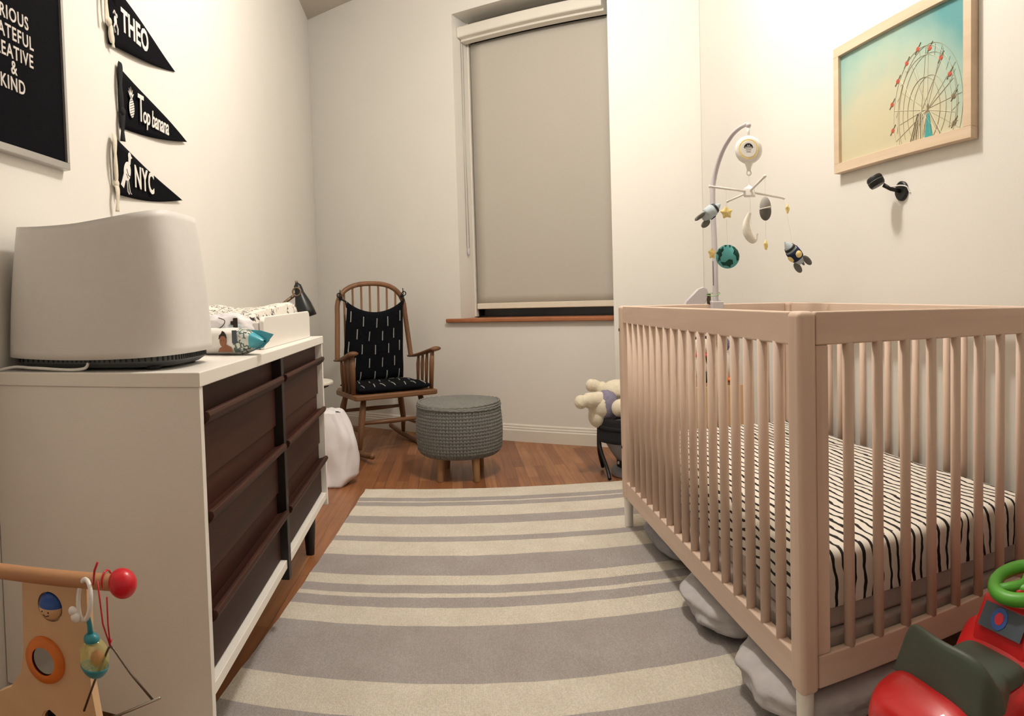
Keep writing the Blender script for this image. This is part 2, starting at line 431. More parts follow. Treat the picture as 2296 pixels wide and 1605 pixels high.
# window wall: local X along the wall, local +Y outwards
BW = T(BX, BY, 0) @ RZ(BROT)
OU0, OU1, OZ0, OZ1, DEEP = 1.328, 2.45, .80, 2.868, .30
mb = MB()
mb.box((-.2, 0, 0), (OU0, DEEP, CEIL), BW); mb.box((OU1, 0, 0), (2.85, DEEP, CEIL), BW)
mb.box((OU0, 0, 0), (OU1, DEEP, OZ0), BW); mb.box((OU0, 0, OZ1), (OU1, DEEP, CEIL), BW)
struct(mb, 'wall_back', 'wall')
# skirting boards with a moulded top
def skirt(name, L, M):
    prof = [(0, 0), (-.016, 0), (-.016, .072), (-.012, .078), (-.012, .088), (-.008, .094), (-.008, .104), (-.003, .112), (0, .112)]
    m = MB().prism([(y, z) for y, z in prof], 0, L, M @ Matrix(((0, 0, 1, 0), (1, 0, 0, 0), (0, 1, 0, 0), (0, 0, 0, 1))))
    return struct(m, name, 'trim')
skirt('baseboard_back', 2.42, BW)
skirt('baseboard_left', BY - YB, T(lwx(YB) + .0, YB, 0) @ RZ(pi / 2 + LA) )
skirt('baseboard_right', 3.81 - YB, T(WXR, 3.81, 0) @ RZ(-pi / 2))
# window behind the blind: sash frame, dark glass
win = struct(MB().box((OU0, .225, OZ0), (OU0 + .022, .29, OZ1), BW).box((OU1 - .05, .225, OZ0), (OU1, .29, OZ1), BW)
             .box((OU0, .225, OZ1 - .06), (OU1, .29, OZ1), BW).box((OU0, .235, OZ0), (OU1, .29, OZ0 + .025), BW).box((OU0, .235, 1.80), (OU1, .275, 1.84), BW), 'window_1', 'night')
MB().box((OU0 + .02, .26, OZ0 + .02), (OU1 - .04, .265, OZ1 - .05), BW).build('window_glass', 'lens', win, world=True)
struct(MB().box((OU0 - .1, .285, OZ0 - .1), (OU1 + .1, .295, OZ1 + .1), BW), 'night_panel', 'night')  # added black sheet behind the glass, its colour stands in for the dark outside
# jamb bead between reveal and blind
MB().box((OU0, .188, OZ0 + .02), (OU0 + .014, .226, OZ1), BW).build('window_bead', 'trim', win, world=True, bevel=.003)
# wooden sill board with rounded nose
sl = MB()
sl.box((OU0 + .001, -.002, OZ0 - .012), (OU1 - .07, .24, OZ0 + .014), BW)
sl.box((OU0 - .105, -.035, OZ0 - .012), (OU1 - .018, -.001, OZ0 + .014), BW)
sl.build('window_sill', 'sill', win, world=True, bevel=.007, seg=3, label='reddish stained wooden sill board')

# ------------------------------------------------------------------ roller blind
BLD = thing('roller_blind', 'beige roller blind pulled down over the tall window', 'window blind', tuple((BW @ Vector((OU0 + .5, .12, OZ0))).xyz), BROT)
a, b = OU0 + .002, 2.368
c = MB(); c.prism([(.055, 2.79), (.055, 2.735), (.062, 2.728), (.10, 2.728), (.10, 2.712), (.165, 2.712), (.165, 2.80), (.062, 2.80)], a, b, BW @ Matrix(((0, 0, 1, 0), (1, 0, 0, 0), (0, 1, 0, 0), (0, 0, 0, 1))))
c.build('head_cassette', 'trim', BLD, world=True, bevel=.004)
def shadef(u, v):
    U = OU0 + .024 + u * (b - OU0 - .024); Z = .905 + v * (2.72 - .905)
    return BW @ Vector((U, .198 + .0012 * sin(v * 9 + u * 2) * (1 - v), Z))
MB().grid(shadef, 12, 30).build('blind_fabric', 'shade', BLD, world=True, smooth=True, solid=.0012)
MB().box((OU0 + .022, .188, .872), (b, .204, .912), BW).build('hem_bar', 'shadehem', BLD, world=True, bevel=.005, seg=3)
for k, uu in enumerate((.10, .128)):
    q = [BW @ Vector((OU0 + .006 + .004 * k, uu, 1.30 + .002 * k)), BW @ Vector((OU0 + .006, uu - .004 * k, 2.0)), BW @ Vector((OU0 + .006, uu, 2.73))]
    MB().tube(q, .0016, 6).build('chain', 'alu', BLD, world=True, smooth=True)
MB().sphere((0, 0, 0), (.010, .012, .028), 12, 10, BW @ T(OU0 + .012, .112, 1.275)).build('chain_weight', 'lgrey', BLD, world=True, smooth=True)

# ------------------------------------------------------------------ striped rug
RG = T(-.494, 3.312, 0) @ RZ(-.0406)
cuts = [0, .148, .206, .222, .282, .425, .526, .678, .734, .878, 1.058, 1.135, 1.197, 1.227, 1.296, 1.408, 1.70, 1.842, 2.02, 2.2, 2.34, 2.46]
rg = MB(); rows = []
for i in range(len(cuts) - 1):
    n = max(1, int((cuts[i + 1] - cuts[i]) / .04))
    for k in range(n): rows.append((cuts[i] + (cuts[i + 1] - cuts[i]) * k / n, i % 2))
rows.append((cuts[-1], 0)); NX = 44; vs = []; 
for (s_, c_) in rows:
    for k in range(NX + 1):
        u = k / NX; wob = .004 * noise.noise(Vector((u * 5, s_ * 2.5, 3))) + .0035 * noise.noise(Vector((u * 22, s_ * 3, 9)))
        ed = .006 * noise.noise(Vector((s_ * 9, 1 if u < .5 else 5, 0)))
        x = u * 1.52 + (ed if k in (0, NX) else 0) - .012 * s_ * (1 - u) + .012 * sin(s_ * 1.5) * (1 - u)
        vs.append(Vector((x, -s_ + wob, .010 + .0012 * noise.noise(Vector((u * 6, s_ * 5, 1))))))
o0 = 0; NR = len(rows)
rg.v = [RG @ v for v in vs] + [RG @ Vector((v.x, v.y, .0005)) for v in vs]
W1 = NX + 1
for j in range(NR - 1):
    for k in range(NX):
        a0 = j * W1 + k; rg.f.append((a0, a0 + 1, a0 + W1 + 1, a0 + W1)); rg.mi.append(rows[j][1])
B = NR * W1
def side(i, j, m): rg.f.append((i, j, j + B, i + B)); rg.mi.append(m)
for j in range(NR - 1): side(j * W1, (j + 1) * W1, rows[j][1]); side(j * W1 + NX, (j + 1) * W1 + NX, rows[j][1])
for k in range(NX): side(k, k + 1, 0); side((NR - 1) * W1 + k, (NR - 1) * W1 + k + 1, 0)
tag(rg.build('striped_rug', ['rugcream', 'ruggrey'], smooth=False), 'cream and grey striped flatweave rug on the wood floor', 'rug')

# ------------------------------------------------------------------ dresser
DX, DY, DROT, DL, DTOP, DW = -.4765, 1.158, -.0361, 1.392, .8155, .476
DR = thing('dresser', 'white dresser with dark walnut drawers along the left wall', 'dresser', (DX, DY, 0), -DROT)
# local: x towards room (front plane x=0), y along the length
DB = .165
MB().box((-DW, 0, DTOP - .0285), (.003, DL, DTOP)).build('top', 'white', DR, bevel=.0025)
MB().box((-DW, .004, .128), (0, .024, DTOP - .0286)).build('end_panel', 'white', DR, bevel=.0015)
MB().box((-DW, DL - .024, DB), (0, DL - .004, DTOP - .0286)).build('end_panel', 'white', DR, bevel=.0015)
MB().box((-DW + .002, .024, DB + .0), (-DW + .012, DL - .024, DTOP - .0286)).build('back_panel', 'white', DR)
MB().box((-DW + .012, .024, DB + .024), (-.004, DL - .024, DB + .048)).build('bottom_rail', 'white', DR, bevel=.0015)
MID = .69
MB().box((-.05, MID - .016, DB - .01), (.001, MID + .016, DTOP - .029)).build('centre_stile', 'darkwood', DR, bevel=.002)
z0, z1 = DB + .050, DTOP - .030; hh = (z1 - z0) / 3
for (ya, yb, side_) in ((.026, MID - .018, 'near'), (MID + .018, DL - .026, 'far')):
    for k in range(3):
        za, zb = z0 + hh * k + .0015, z0 + hh * (k + 1) - .0015
        zl = zb - hh * .33
        m = MB()
        m.box((-.30, ya, za), (-.020, yb, zl)); m.box((-.30, ya, zl), (-.026, yb, zb))
        dr = m.build('drawer', 'walnut', DR, bevel=.0015)
        prof = [(-.020, zl - .020), (-.006, zl - .012), (.006, zl - .002), (.011, zl + .008), (.008, zl + .016), (.0, zl + .017), (-.010, zl + .010), (-.026, zl + .006)]
        MB().prism(prof, ya + .002, yb - .002, Matrix(((1, 0, 0, 0), (0, 0, 1, 0), (0, 1, 0, 0), (0, 0, 0, 1)))).build('handle', 'walnut', dr, bevel=.002)
for (lx, ly) in ((-.06, .10), (-.06, DL - .10), (-DW + .06, .10), (-DW + .06, DL - .10)):
    MB().lathe([(.016, 0), (.028, DB + .020)], 16, T(lx, ly, 0)).build('leg', 'darkwood', DR, smooth=True, autos=40)

# ------------------------------------------------------------------ things on the dresser
PU = thing('air_purifier', 'large curved white air purifier on near end of the dresser', 'air purifier', (-.739, 1.322, DTOP), .0)
def pshell(u, v):
    # u around the outline (front from left to right, right side, back, left side); v up
    zz = v
    w = .203 - .006 * zz - .022 * zz * zz; d = .142 - .01 * zz
    # superellipse-like rounded box
    an = -pi / 2 + 2 * pi * (u - .25); ca, sa = cos(an), sin(an); n = 4.0 if ca > 0 else 9.0
    k = (abs(ca) ** n + abs(sa) ** n) ** (-1 / n)
    x = ca * k * w * (1.035 if ca < 0 else 1); y = sa * k * d
    if y < 0: y -= .014 * (1 - (x / w) ** 2)
    zt = .324 + .010 * max(0, -x / .2) - .020 * (1 - min(1, ((x + .05) / .22) ** 2)) - (.0 if x < 0 else x * .02)
    zb = .030 - .006 * (1 - (x / w) ** 2)
    return Vector((x - .0, y, zb + (zt - zb) * zz))
MB().grid(pshell, 96, 20, closeu=True).build('housing', 'shroud', PU, smooth=True, solid=.004)
def ptop(u, v):
    p = pshell(u, .93); c0 = Vector((0, 0, .285)); q = p.lerp(c0, v); q.z = p.z * (1 - v) + .292 * v - .012 * min(1, v * 4); return q
MB().grid(ptop, 96, 6, closeu=True).build('top_cover', 'shroud', PU, smooth=True)
bs = MB()
def pbase(u, v):
    p = pshell(u, 0); z = [.006, .0155, .04][int(round(v * 2))]; k = [.86, .93, .93][int(round(v * 2))]
    return Vector((p.x * k, p.y * k + .004, z))
bs.grid(pbase, 96, 2, closeu=True); bs.box((-.15, -.09, .004), (.15, .09, .03))
base = bs.build('base', 'grille', PU, smooth=True, autos=30)
sl = MB()
for i in range(0, 110):
    u = i / 110; p = pshell(u, 0); q = pshell(u + .002, 0); t = (q - p); t.z = 0; t.normalize(); nx = Vector((t.y, -t.x, 0))
    c = Vector((p.x * .93, p.y * .93 + .004, .027)); X = Matrix((t, nx, Vector((0, 0, 1)))).transposed().to_4x4()
    sl.box((-.0017, -.0012, -.009), (.0017, .0016, .012), T(c) @ X)
sl.build('vent_slots', 'black', base)
for q in ((-.14, -.1), (.14, -.1), (-.14, .09), (.14, .09)):
    MB().lathe([(.013, 0), (.015, .008)], 12, T(q[0], q[1], 0)).build('foot', 'black', base)
cord = smoothpath([(-1.0, 1.06, .79), (-.935, 1.168, DTOP + .006), (-.86, 1.166, DTOP + .008), (-.79, 1.166, DTOP + .005), (-.752, 1.168, DTOP + .0045), (-.728, 1.170, DTOP + .008), (-.722, 1.172, DTOP + .018)], 8)
cord = [p for p in cord if p.x > -.948]
tag(MB().tube(cord, .0032, 8).build('power_cord', 'whiteplastic', smooth=True), 'white power cord curling out from under the air purifier', 'cord')

# changing tray + pad
TR = thing('changing_tray', 'white changing tray with raised sides on far end of dresser', 'changing tray', (-.737, 2.125, DTOP), -DROT)
tr = MB(); L2, W2, H2 = .345, .185, .098
def tray_side(x):
    poly = [(-L2, 0), (L2, 0), (L2, H2 - .02), (L2 - .006, H2 - .006), (L2 - .02, H2), (-L2 + .02, H2 * .93), (-L2 + .006, H2 * .86), (-L2, H2 * .8)]
    return MB().prism(poly, x - .007, x + .007, Matrix(((0, 0, 1, 0), (1, 0, 0, 0), (0, 1, 0, 0), (0, 0, 0, 1))))
tray_side(W2).build('side_panel', 'white', TR, bevel=.004, seg=3)
tray_side(-W2 + .002).build('side_panel', 'white', TR, bevel=.004, seg=3)
MB().box((-W2 + .01, L2 - .014, 0), (W2 - .008, L2, H2 - .01)).build('end_panel', 'white', TR, bevel=.003)
MB().box((-W2 + .01, -L2, 0), (W2 - .008, -L2 + .014, H2 * .78)).build('end_panel', 'white', TR, bevel=.003)
MB().box((-W2 + .006, -L2 + .01, .004), (W2 - .008, L2 - .01, .012)).build('tray_bottom', 'white', TR)
def padf(d):
    n = 3.2; k = (abs(d.x) ** n + abs(d.y) ** n + abs(d.z) ** n) ** (-1 / n)
    return k * (1 + .03 * noise.noise(Vector((d.x * 4, d.y * 9, d.z * 3))))
pd = MB()
def padsurf(u, v):
    x = (u - .5) * 2; y = (v - .5) * 2
    e = (1 - abs(x) ** 6) ** .25 * (1 - abs(y) ** 8) ** .3 if abs(x) < 1 and abs(y) < 1 else 0
    z = .055 + e * (.052 + .034 * abs(x) ** 2 + .018 * y ) + .004 * noise.noise(Vector((x * 2, y * 7, 0)))
    return Vector((x * .165, y * .310 - .002, z))
pd.grid(padsurf, 30, 60)
pd.box((-.160, -.31, .014), (.160, .306, .058))
tag(pd.build('changing_pad', 'scrib', TR, smooth=True), '', '') if False else None
pad = thing('changing_pad', 'changing pad in black and white printed cover inside the tray', 'changing pad', (-.737, 2.125, DTOP), -DROT)
pd.build('pad', 'scrib', pad, smooth=True, autos=50)

# diaper pack (white crumpled bag, pale blue print with bear and branch marks)
DP = thing('diaper_pack', 'crumpled white plastic pack with pale blue and black print', 'diaper pack', (-.622, 1.722, DTOP), -1.30)
def lumpy(seed, amp, fr, p=2.6):
    def f(d):
        k = (abs(d.x) ** p + abs(d.y) ** p + abs(d.z) ** p) ** (-1 / p)
        return k * (1 + amp * noise.noise(Vector((d.x * fr + seed, d.y * fr, d.z * fr))) + amp * .5 * noise.noise(Vector((d.x * fr * 2.7, d.y * fr * 2.7 + seed, d.z * fr * 2.7))))
    return f
MB().sphere((0, .0, .052), (.040, .078, .050), 48, 28, None, lumpy(3, .14, 2.6)).build('bag', 'bag', DP, smooth=True)
pr = MB().sphere((.003, .02, .062), (.0385, .036, .024), 30, 18, None, lumpy(3, .10, 2.6)); pr.build('blue_print', 'paleblueprint', DP, smooth=True)
MB().tube(smoothpath([(.034, -.015, .094), (.041, .002, .086), (.043, -.004, .072), (.042, -.022, .062)], 5), .0012, 5).tube([(.044, -.010, .066), (.043, .0, .052)], .001, 5).tube([(.043, -.02, .06), (.042, -.034, .062)], .001, 5).build('line_print', 'black', DP)
MB().box((.036, .024, .066), (.0435, .036, .092)).box((.036, .017, .074), (.0435, .026, .084)).build('animal_print', 'hair', DP, bevel=.002)

# wipes pack
WP = thing('wipes_pack', 'baby wipes pack with teal film end and child photo print', 'wipes', (-.590, 1.632, DTOP), -1.74)
def wipesf(u, v):
    # long pillow along y (local), gathers to a seal at the far right end
    y = -.12 + .24 * u; a = 2 * pi * v
    e = min(1, max(0, (u) / .08)) ** .5 * min(1, max(0, (1 - u) / .26)) ** .62
    w = .04 * (.35 + .65 * e); h = .033 * max(.06, e)
    x = cos(a) * abs(cos(a)) ** -.3 * w if abs(cos(a)) > 1e-4 else 0
    z = .034 + sin(a) * abs(sin(a)) ** -.3 * h if abs(sin(a)) > 1e-4 else .034
    k = 1 + .05 * noise.noise(Vector((x * 40, y * 30, z * 40)))
    return Vector((x * k, y, max(.002, z * k)))
WM = RZ(R(-8))
MB().grid(lambda u, v: wipesf(u * .76, v), 30, 40, M=WM).build('pack', 'whiteplastic', WP, smooth=True)
MB().grid(lambda u, v: wipesf(.72 + u * .22, v) * 1.012 + Vector((0, 0, -.0005)), 20, 40, M=WM).build('leaf_print', 'leafprint', WP, smooth=True)
MB().grid(lambda u, v: wipesf(.88 + u * .12, v) * 1.02 + Vector((0, .004 * u, .0)), 12, 40, M=WM).build('teal_film_end', 'tealfilm', WP, smooth=True)
fin = MB().prism([(.07, .006), (.118, .018), (.150, .050), (.112, .060), (.085, .062)], -.0006, .0006, WM @ Matrix(((0, 0, 1, .002), (1, 0, 0, 0), (0, 1, 0, 0), (0, 0, 0, 1)))); fin.build('seal_fin', 'tealfilm', WP)
# printed child's head and shoulders, a flat print on the pack's side
PM = WM @ Matrix(((0, 0, 1, .0405), (1, 0, 0, .022), (0, 1, 0, .007), (0, 0, 0, 1)))
def disc(cx, cy, rx, ry, n=24): return [(cx + rx * cos(2 * pi * i / n), cy + ry * sin(2 * pi * i / n)) for i in range(n)]
pp = MB(); pp.prism([(-.016, .002), (.030, .002), (.026, .014), (.012, .020), (.002, .018), (-.01, .012)], 0, .0012, PM); pp.prism(disc(.001, .030, .0105, .0155), 0, .0016, PM)
pp.build('child_photo_print', 'skin', WP)
MB().prism([(-.012, .034), (-.010, .044), (-.004, .048), (0, .055), (.006, .052), (.010, .046), (.012, .036), (.006, .042), (-.004, .042)], 0, .0022, PM).prism(disc(-.003, .031, .0012, .0008, 8), 0, .0022, PM).prism(disc(.005, .031, .0012, .0008, 8), 0, .0022, PM).build('photo_hair_print', 'hair', WP)
MB().box((.030, .024, 0), (.044, .056, .0018), PM).build('label_print', 'slate', WP)
MB().text('EVERYDAY', .0048, PM @ T(-.022, -.004, .0018) @ RX(-pi / 2), .0002, .9).text('wipes', .004, PM @ T(.010, -.004, .0018) @ RX(-pi / 2), .0002, .9).build('small_text_print', 'slate', WP) if False else None

# ------------------------------------------------------------------ desk lamp on the side table behind the dresser
ST = thing('side_table', 'small round pedestal side table behind the far end of dresser', 'side table', (-.868, 3.64, 0))
MB().lathe([(.158, .500), (.165, .504), (.165, .514), (.160, .518)], 36).build('table_top', 'trim', ST, smooth=True, autos=30)
MB().prism([(0, .44), (.02, .44), (.14, .488), (.14, .4995), (-.14, .4995), (-.14, .488), (-.02, .44)], -.012, .012, RX(pi / 2)).build('bracket', 'darkwood', ST)
MB().tube([(0, 0, .46), (0, 0, .02)], .014, 14).build('leg', 'darkwood', ST, smooth=True)
MB().lathe([(.12, 0), (.12, .012), (.03, .024), (.014, .03)], 28).build('base', 'darkwood', ST, smooth=True, autos=30)
LP = thing('desk_lamp', 'black desk lamp with a brass arm behind the changing tray', 'lamp', (-.945, 3.60, .519))
MB().lathe([(.06, 0), (.06, .012), (.02, .02), (.012, .03)], 28).build('base', 'blackmetal', LP, smooth=True, autos=30)
KL = 3.5 / 3.0
A = lambda x, y, z: Vector((x * KL + .945, y * KL - 3.60, .928 + (z - .928) * KL - .519))
MB().tube([(0, 0, .02), A(-.840, 3.01, .895)], .007, 10).build('pole', 'brass', LP, smooth=True)
MB().tube([A(-.840, 3.01, .895), A(-.83, 2.985, .923), A(-.735, 3.0, .990)], [.009, .0085, .0095], 10).build('arm', 'brass', LP, smooth=True)
MB().tube([A(-.7355, 3.0, .990) + Vector(q) for q in arc((0.012, -.028, .012), .0215, 0, 2 * pi, 20)[:-1]], .0045, 8, closed=True).build('joint_ring', 'brass', LP, smooth=True)
SM = T(A(-.722, 3.0, 1.012)) @ RY(R(-15)) @ Matrix.Scale(KL, 4)
MB().lathe([(.006, .034), (.009, .026), (.017, .018), (.0195, .002), (.021, -.018), (.029, -.042), (.038, -.072), (.044, -.105), (.047, -.132), (.045, -.132), (.041, -.105), (.034, -.072), (.024, -.042), (.014, -.02)], 32, SM, caps=False).build('lamp_shade', 'blackmetal', LP, smooth=True)
MB().lathe([(.007, .02), (.007, .036), (.005, .040)], 12, SM).build('switch', 'brass', LP, smooth=True)

# ------------------------------------------------------------------ white plastic bag on the floor
BG = MB()
def bagf(u, v):
    a = 2 * pi * u; z = v
    w = .135 + .03 * sin(z * 3) - .04 * z ** 3 - (.05 * (1 - z / .12) if z < .12 else 0); d = .11 - .02 * z
    n = noise.noise(Vector((cos(a) * 1.6, sin(a) * 1.6, z * 2.2))) * .022 + noise.noise(Vector((cos(a) * 5, sin(a) * 5, z * 4))) * .010
    x = cos(a) * (w + n); y = sin(a) * (d + n)
    lean = -.045 * z
    return Vector((x + lean, y, .375 * z + .012 * noise.noise(Vector((cos(a) * 3, sin(a) * 3, 8))) * z))
BG.grid(bagf, 60, 34, closeu=True)
top = [bagf(i / 60, 1) for i in range(60)]; cen = sum(top, Vector()) / 60
BG.grid(lambda u, v: bagf(u, 1).lerp(cen, v) + Vector((0, 0, .012 * sin(v * 3) + .012 * noise.noise(Vector((u * 9, v * 5, 2))))), 60, 8, closeu=True)
BG.grid(lambda u, v: bagf(u, 0).lerp(Vector((0, 0, 0)), v), 60, 2, closeu=True)
bo = BG.build('plastic_bag', 'bag', smooth=True, weld=True); bo.location = (-.705, 3.46, .002)
tag(bo, 'filled white plastic bag on the floor behind the dresser', 'plastic bag')

# ------------------------------------------------------------------ rocking chair
CH = thing('rocking_chair', 'spindle-back wooden rocking chair in the corner', 'rocking chair', (-.515, 4.33, 0), .502)
SZ = .385; HA = .277
seat = MB().prism([(-HA, -.25), (-HA + .01, -.262), (HA - .01, -.262), (HA, -.25), (HA, .1), (HA - .05, .22), (-HA + .05, .22), (-HA, .1)], SZ - .032, SZ)
seat.build('seat', 'oakX', CH, bevel=.008, seg=3)
def bowpt(t):
    # t 0..1 from the left arm joint over the top to the right arm joint
    a = pi * t
    if t < .32:
        k = t / .32; x = -.262 + .0 * k; z = .575 + k * .30; x += .022 * k
    elif t > .68:
        k = (1 - t) / .32; x = .262; z = .575 + k * .30; x -= .022 * k
    else:
        k = (t - .32) / .36; an = pi - pi * k; n = 2.6
        ca, sa = cos(an), sin(an); q = (abs(ca) ** n + abs(sa) ** n) ** (-1 / n)
        x = .240 * ca * q; z = .875 + .195 * sa * q
    y = .10 + .10 * (z - .575)
    return Vector((x, y, z))
bow = [bowpt(i / 60) for i in range(61)]
MB().tube(bow, .0165, 12).build('back_bow', 'oak', CH, smooth=True)
for k in range(7):
    fx = -.195 + .065 * k; xt = fx * .94
    # height of bow at x
    zt = max((p.z for p in bow if abs(p.x - xt) < .02 and p.z > .9), default=1.0)
    MB().tube([(fx * .86, .17, SZ - .02), (fx * .92, .165, .62), (xt, .10 + .10 * (zt - .575), zt)], [.008, .009, .007], 8).build('spindle', 'oak', CH, smooth=True)
for s in (-1, 1):
    ar = MB()
    pth = smoothpath([(s * .262, .12, .575), (s * .266, .02, .585), (s * .272, -.12, .612), (s * .278, -.25, .640)], 6)
    ar.tube(pth, [.016 + .010 * (i / (len(pth) - 1)) for i in range(len(pth))], 12, flat=1.0)
    for i, v in enumerate(ar.v): ar.v[i] = Vector((v.x, v.y, v.z))
    # flatten the arm: narrow in height
    fl = MB(); fl.f = ar.f; fl.mi = ar.mi
    for i, v in enumerate(ar.v):
        c = pth[i // 12]; fl.v.append(Vector((c.x + (v.x - c.x) * 1.35, v.y, c.z + (v.z - c.z) * .55)))
    fl.build('arm', 'oak', CH, smooth=True)
    for k, yy in enumerate((-.205, -.13, -.065, .0)):
        za = .585 + (.02 - yy) / .27 * .055 - .005
        MB().tube([(s * (.262), yy * .95, SZ - .01), (s * .266, yy, (SZ + za) / 2 + .04), (s * .270, yy - .005, za)], [.008, .0125, .008] if k else [.013, .016, .012], 10).build('arm_spindle', 'oak', CH, smooth=True)
    # legs splayed down to the rocker
    for (ytop, ybot, xb) in ((-.17, -.22, .245), (.15, .21, .235)):
        MB().tube([(s * .19, ytop, SZ - .03), (s * .208, (ytop * 2 + ybot) / 3, .27), (s * .225, (ytop + ybot) / 2, .16), (s * xb, ybot, .05)], [.016, .021, .019, .012], 12).build('leg', 'oak', CH, smooth=True)
    rk = []
    for i in range(25):
        y = -.42 + i * .036; rk.append((s * .24, y, .018 + .30 * (y - 0) ** 2 * .62))
    MB().tube(rk, .018, 8, flat=.8).build('rocker', 'oak', CH, smooth=True)
    MB().tube([(s * .217, -.2, .15), (s * .215, .18, .15)], [.010, .010], 10).build('stretcher', 'oak', CH, smooth=True)
MB().tube([(-.215, -.19, .205), (0, -.19, .205), (.215, -.19, .205)], [.010, .016, .010], 12).build('stretcher', 'oakX', CH, smooth=True)
MB().tube([(-.21, .17, .235), (0, .17, .235), (.21, .17, .235)], [.010, .015, .010], 12).build('stretcher', 'oakX', CH, smooth=True)

# chair cushion (lies on the chair)
CU = thing('chair_cushion', 'black seat and back cushion with white dashes on rocking chair', 'cushion', (-.515, 4.33, SZ), .502)
def backc(u, v, front=True):
    x0 = (u - .5) * 2; hw = .195 + .022 * (1 - v) ; topz = .955 - .075 * (1 - x0 * x0) ** .9
    z = SZ + .045 + (topz - SZ - .045) * v
    y = .150 - .085 * v - .012 + .01 * noise.noise(Vector((u * 4, v * 4, 0)))
    th = .026 * (max(0, 1 - abs(x0) ** 5) * max(0, 1 - abs(2 * v - 1) ** 8)) ** .4
    return Vector((x0 * hw, y - (th if front else -.004), z - SZ))
bc = MB(); bc.grid(lambda u, v: backc(u, v), 30, 34).grid(lambda u, v: backc(u, v, False), 30, 34)
backpad = bc.build('back_pad', 'mud', CU, smooth=True, weld=True)
def seatc(u, v, top=True):
    x0 = (u - .5) * 2; y0 = (v - .5) * 2
    e = (max(0, 1 - abs(x0) ** 6) * max(0, 1 - abs(y0) ** 6)) ** .4
    z = .026 + (e * .028 if top else -e * .024) + .006 * noise.noise(Vector((u * 6, v * 4, 5))) * e
    return Vector((x0 * .245, y0 * .185 - .055, z))
scu = MB(); scu.grid(lambda u, v: seatc(u, v), 34, 24).grid(lambda u, v: seatc(u, v, False), 34, 24)
seatpad = scu.build('seat_pad', 'mud', CU, smooth=True, weld=True)
ds = MB()
for r in range(5):
    for c in range(5):
        u = .06 + .215 * c + (.115 if r % 2 else 0) + random.uniform(-.015, .015); v = .92 - .195 * r
        if u > .97: continue
        pts = [backc(u, v - .135 * k / 4 - .01) + Vector((0, -.0012, 0)) for k in range(5)]
        MB().tube(pts, .0034, 5).build('white_dash', 'dash', backpad)
ds = MB()
for c in range(7):
    u = .08 + .14 * c
    pts = [seatc(u + .01 * math.sin(c * 2) * k, .03 + .05 * k) + Vector((0, -.001, .0015)) for k in range(4)]; MB().tube(pts, .0034, 5).build('white_dash', 'dash', seatpad)
    pts = [seatc(u + .05 + .01 * k, .42 + .05 * k) + Vector((0, 0, .0015)) for k in range(4)]; MB().tube(pts, .0034, 5).build('white_dash', 'dash', seatpad)
for s in (-1, 1):
    P0 = Vector((s * .205, .055, .955 - SZ)); P1 = Vector((s * .218, .13, .975 - SZ))
    MB().tube([P0 + Vector((-s * .01, .01, -.04)), P0, P1], .006, 6).tube([P1 + Vector(q) for q in arc((s * .012, -.02, .022), .014, 0, 2 * pi, 14)[:-1]], .0035, 6, closed=True).tube([P1, P1 + Vector((s * .008, -.02, .02)), P1 + Vector((s * .004, -.02, .058))], .003, 6).sphere(P1 + Vector((0, -.016, .004)), .014, 10, 8).build('tie', 'blackfab', CU, smooth=True)

# ------------------------------------------------------------------ crochet ottoman
OT = thing('ottoman', 'round grey crocheted ottoman on wooden legs before the chair', 'ottoman', (-.018, 3.62, 0))
OR_, OZ_, OH_ = .219, .118, .262
NC, NRW = 80, 15
def knit(u, v):
    a = 2 * pi * u; z = v * NRW; cc = u * NC; fx = cc - math.floor(cc); ph = abs(fx - .5) * 2
    zz = z + .55 * ph - .3; fz = zz - math.floor(zz)
    h = (1 - (2 * fx - 1) ** 4) * .45 + .75 * sin(pi * fz) ** .7 * (0.35 + .65 * sin(pi * ((fx * 2) % 1)))
    bulge = .010 * sin(pi * v) - .022 * max(0, 1 - v / .14) ** 2 - .004 * max(0, (v - .93) / .07)
    r = OR_ + bulge + .0108 * h - .006
    return Vector((r * cos(a), r * sin(a), OZ_ + OH_ * v))
ob = MB(); ob.grid(knit, NC * 6, NRW * 6, closeu=True); ob.grid(lambda u, v: knit(u, 0).lerp(Vector((0, 0, OZ_ - .004)), v), NC * 6, 2, closeu=True)
ob.build('crocheted_side', 'crochet', OT, smooth=True)
def topk(u, v):
    a = 2 * pi * u; r = (OR_ + .006) * (1 - v); rr = r
    h = abs(sin(v * 13 * pi)) * .0035 + .002 * abs(sin(u * 90 * pi * max(.2, 1 - v)))
    edge = -.012 * max(0, 1 - v / .05) ** 1.5
    return Vector((rr * cos(a), rr * sin(a), OZ_ + OH_ + .010 + .016 * (1 - (1 - v) ** 3) + edge + h))
tk = MB(); tk.grid(topk, 240, 60, closeu=True)
for k in range(3):
    rr = OR_ + .004 - .003 * k; zz = OZ_ + OH_ - .006 + .009 * k
    tk.tube([(rr * cos(2 * pi * i / 180) * (1 + .006 * sin(i * 1.8)), rr * sin(2 * pi * i / 180) * (1 + .006 * sin(i * 1.8)), zz + .0015 * sin(i * 1.3 + k) + .004 * sin(i / 180 * 4 * pi + k)) for i in range(180)], .0062, 8, closed=True)
tk.build('crocheted_top', 'crochet', OT, smooth=True)
for (lx, ly) in ((-.105, -.155), (.084, -.175), (-.075, .135), (.115, .13)):
    MB().tube([(lx * .95, ly * .92, OZ_ + .01), (lx * 1.0, ly * 1.0, .0)], [.022, .0165], 14).build('leg', 'floorleg', OT, smooth=True, autos=40)

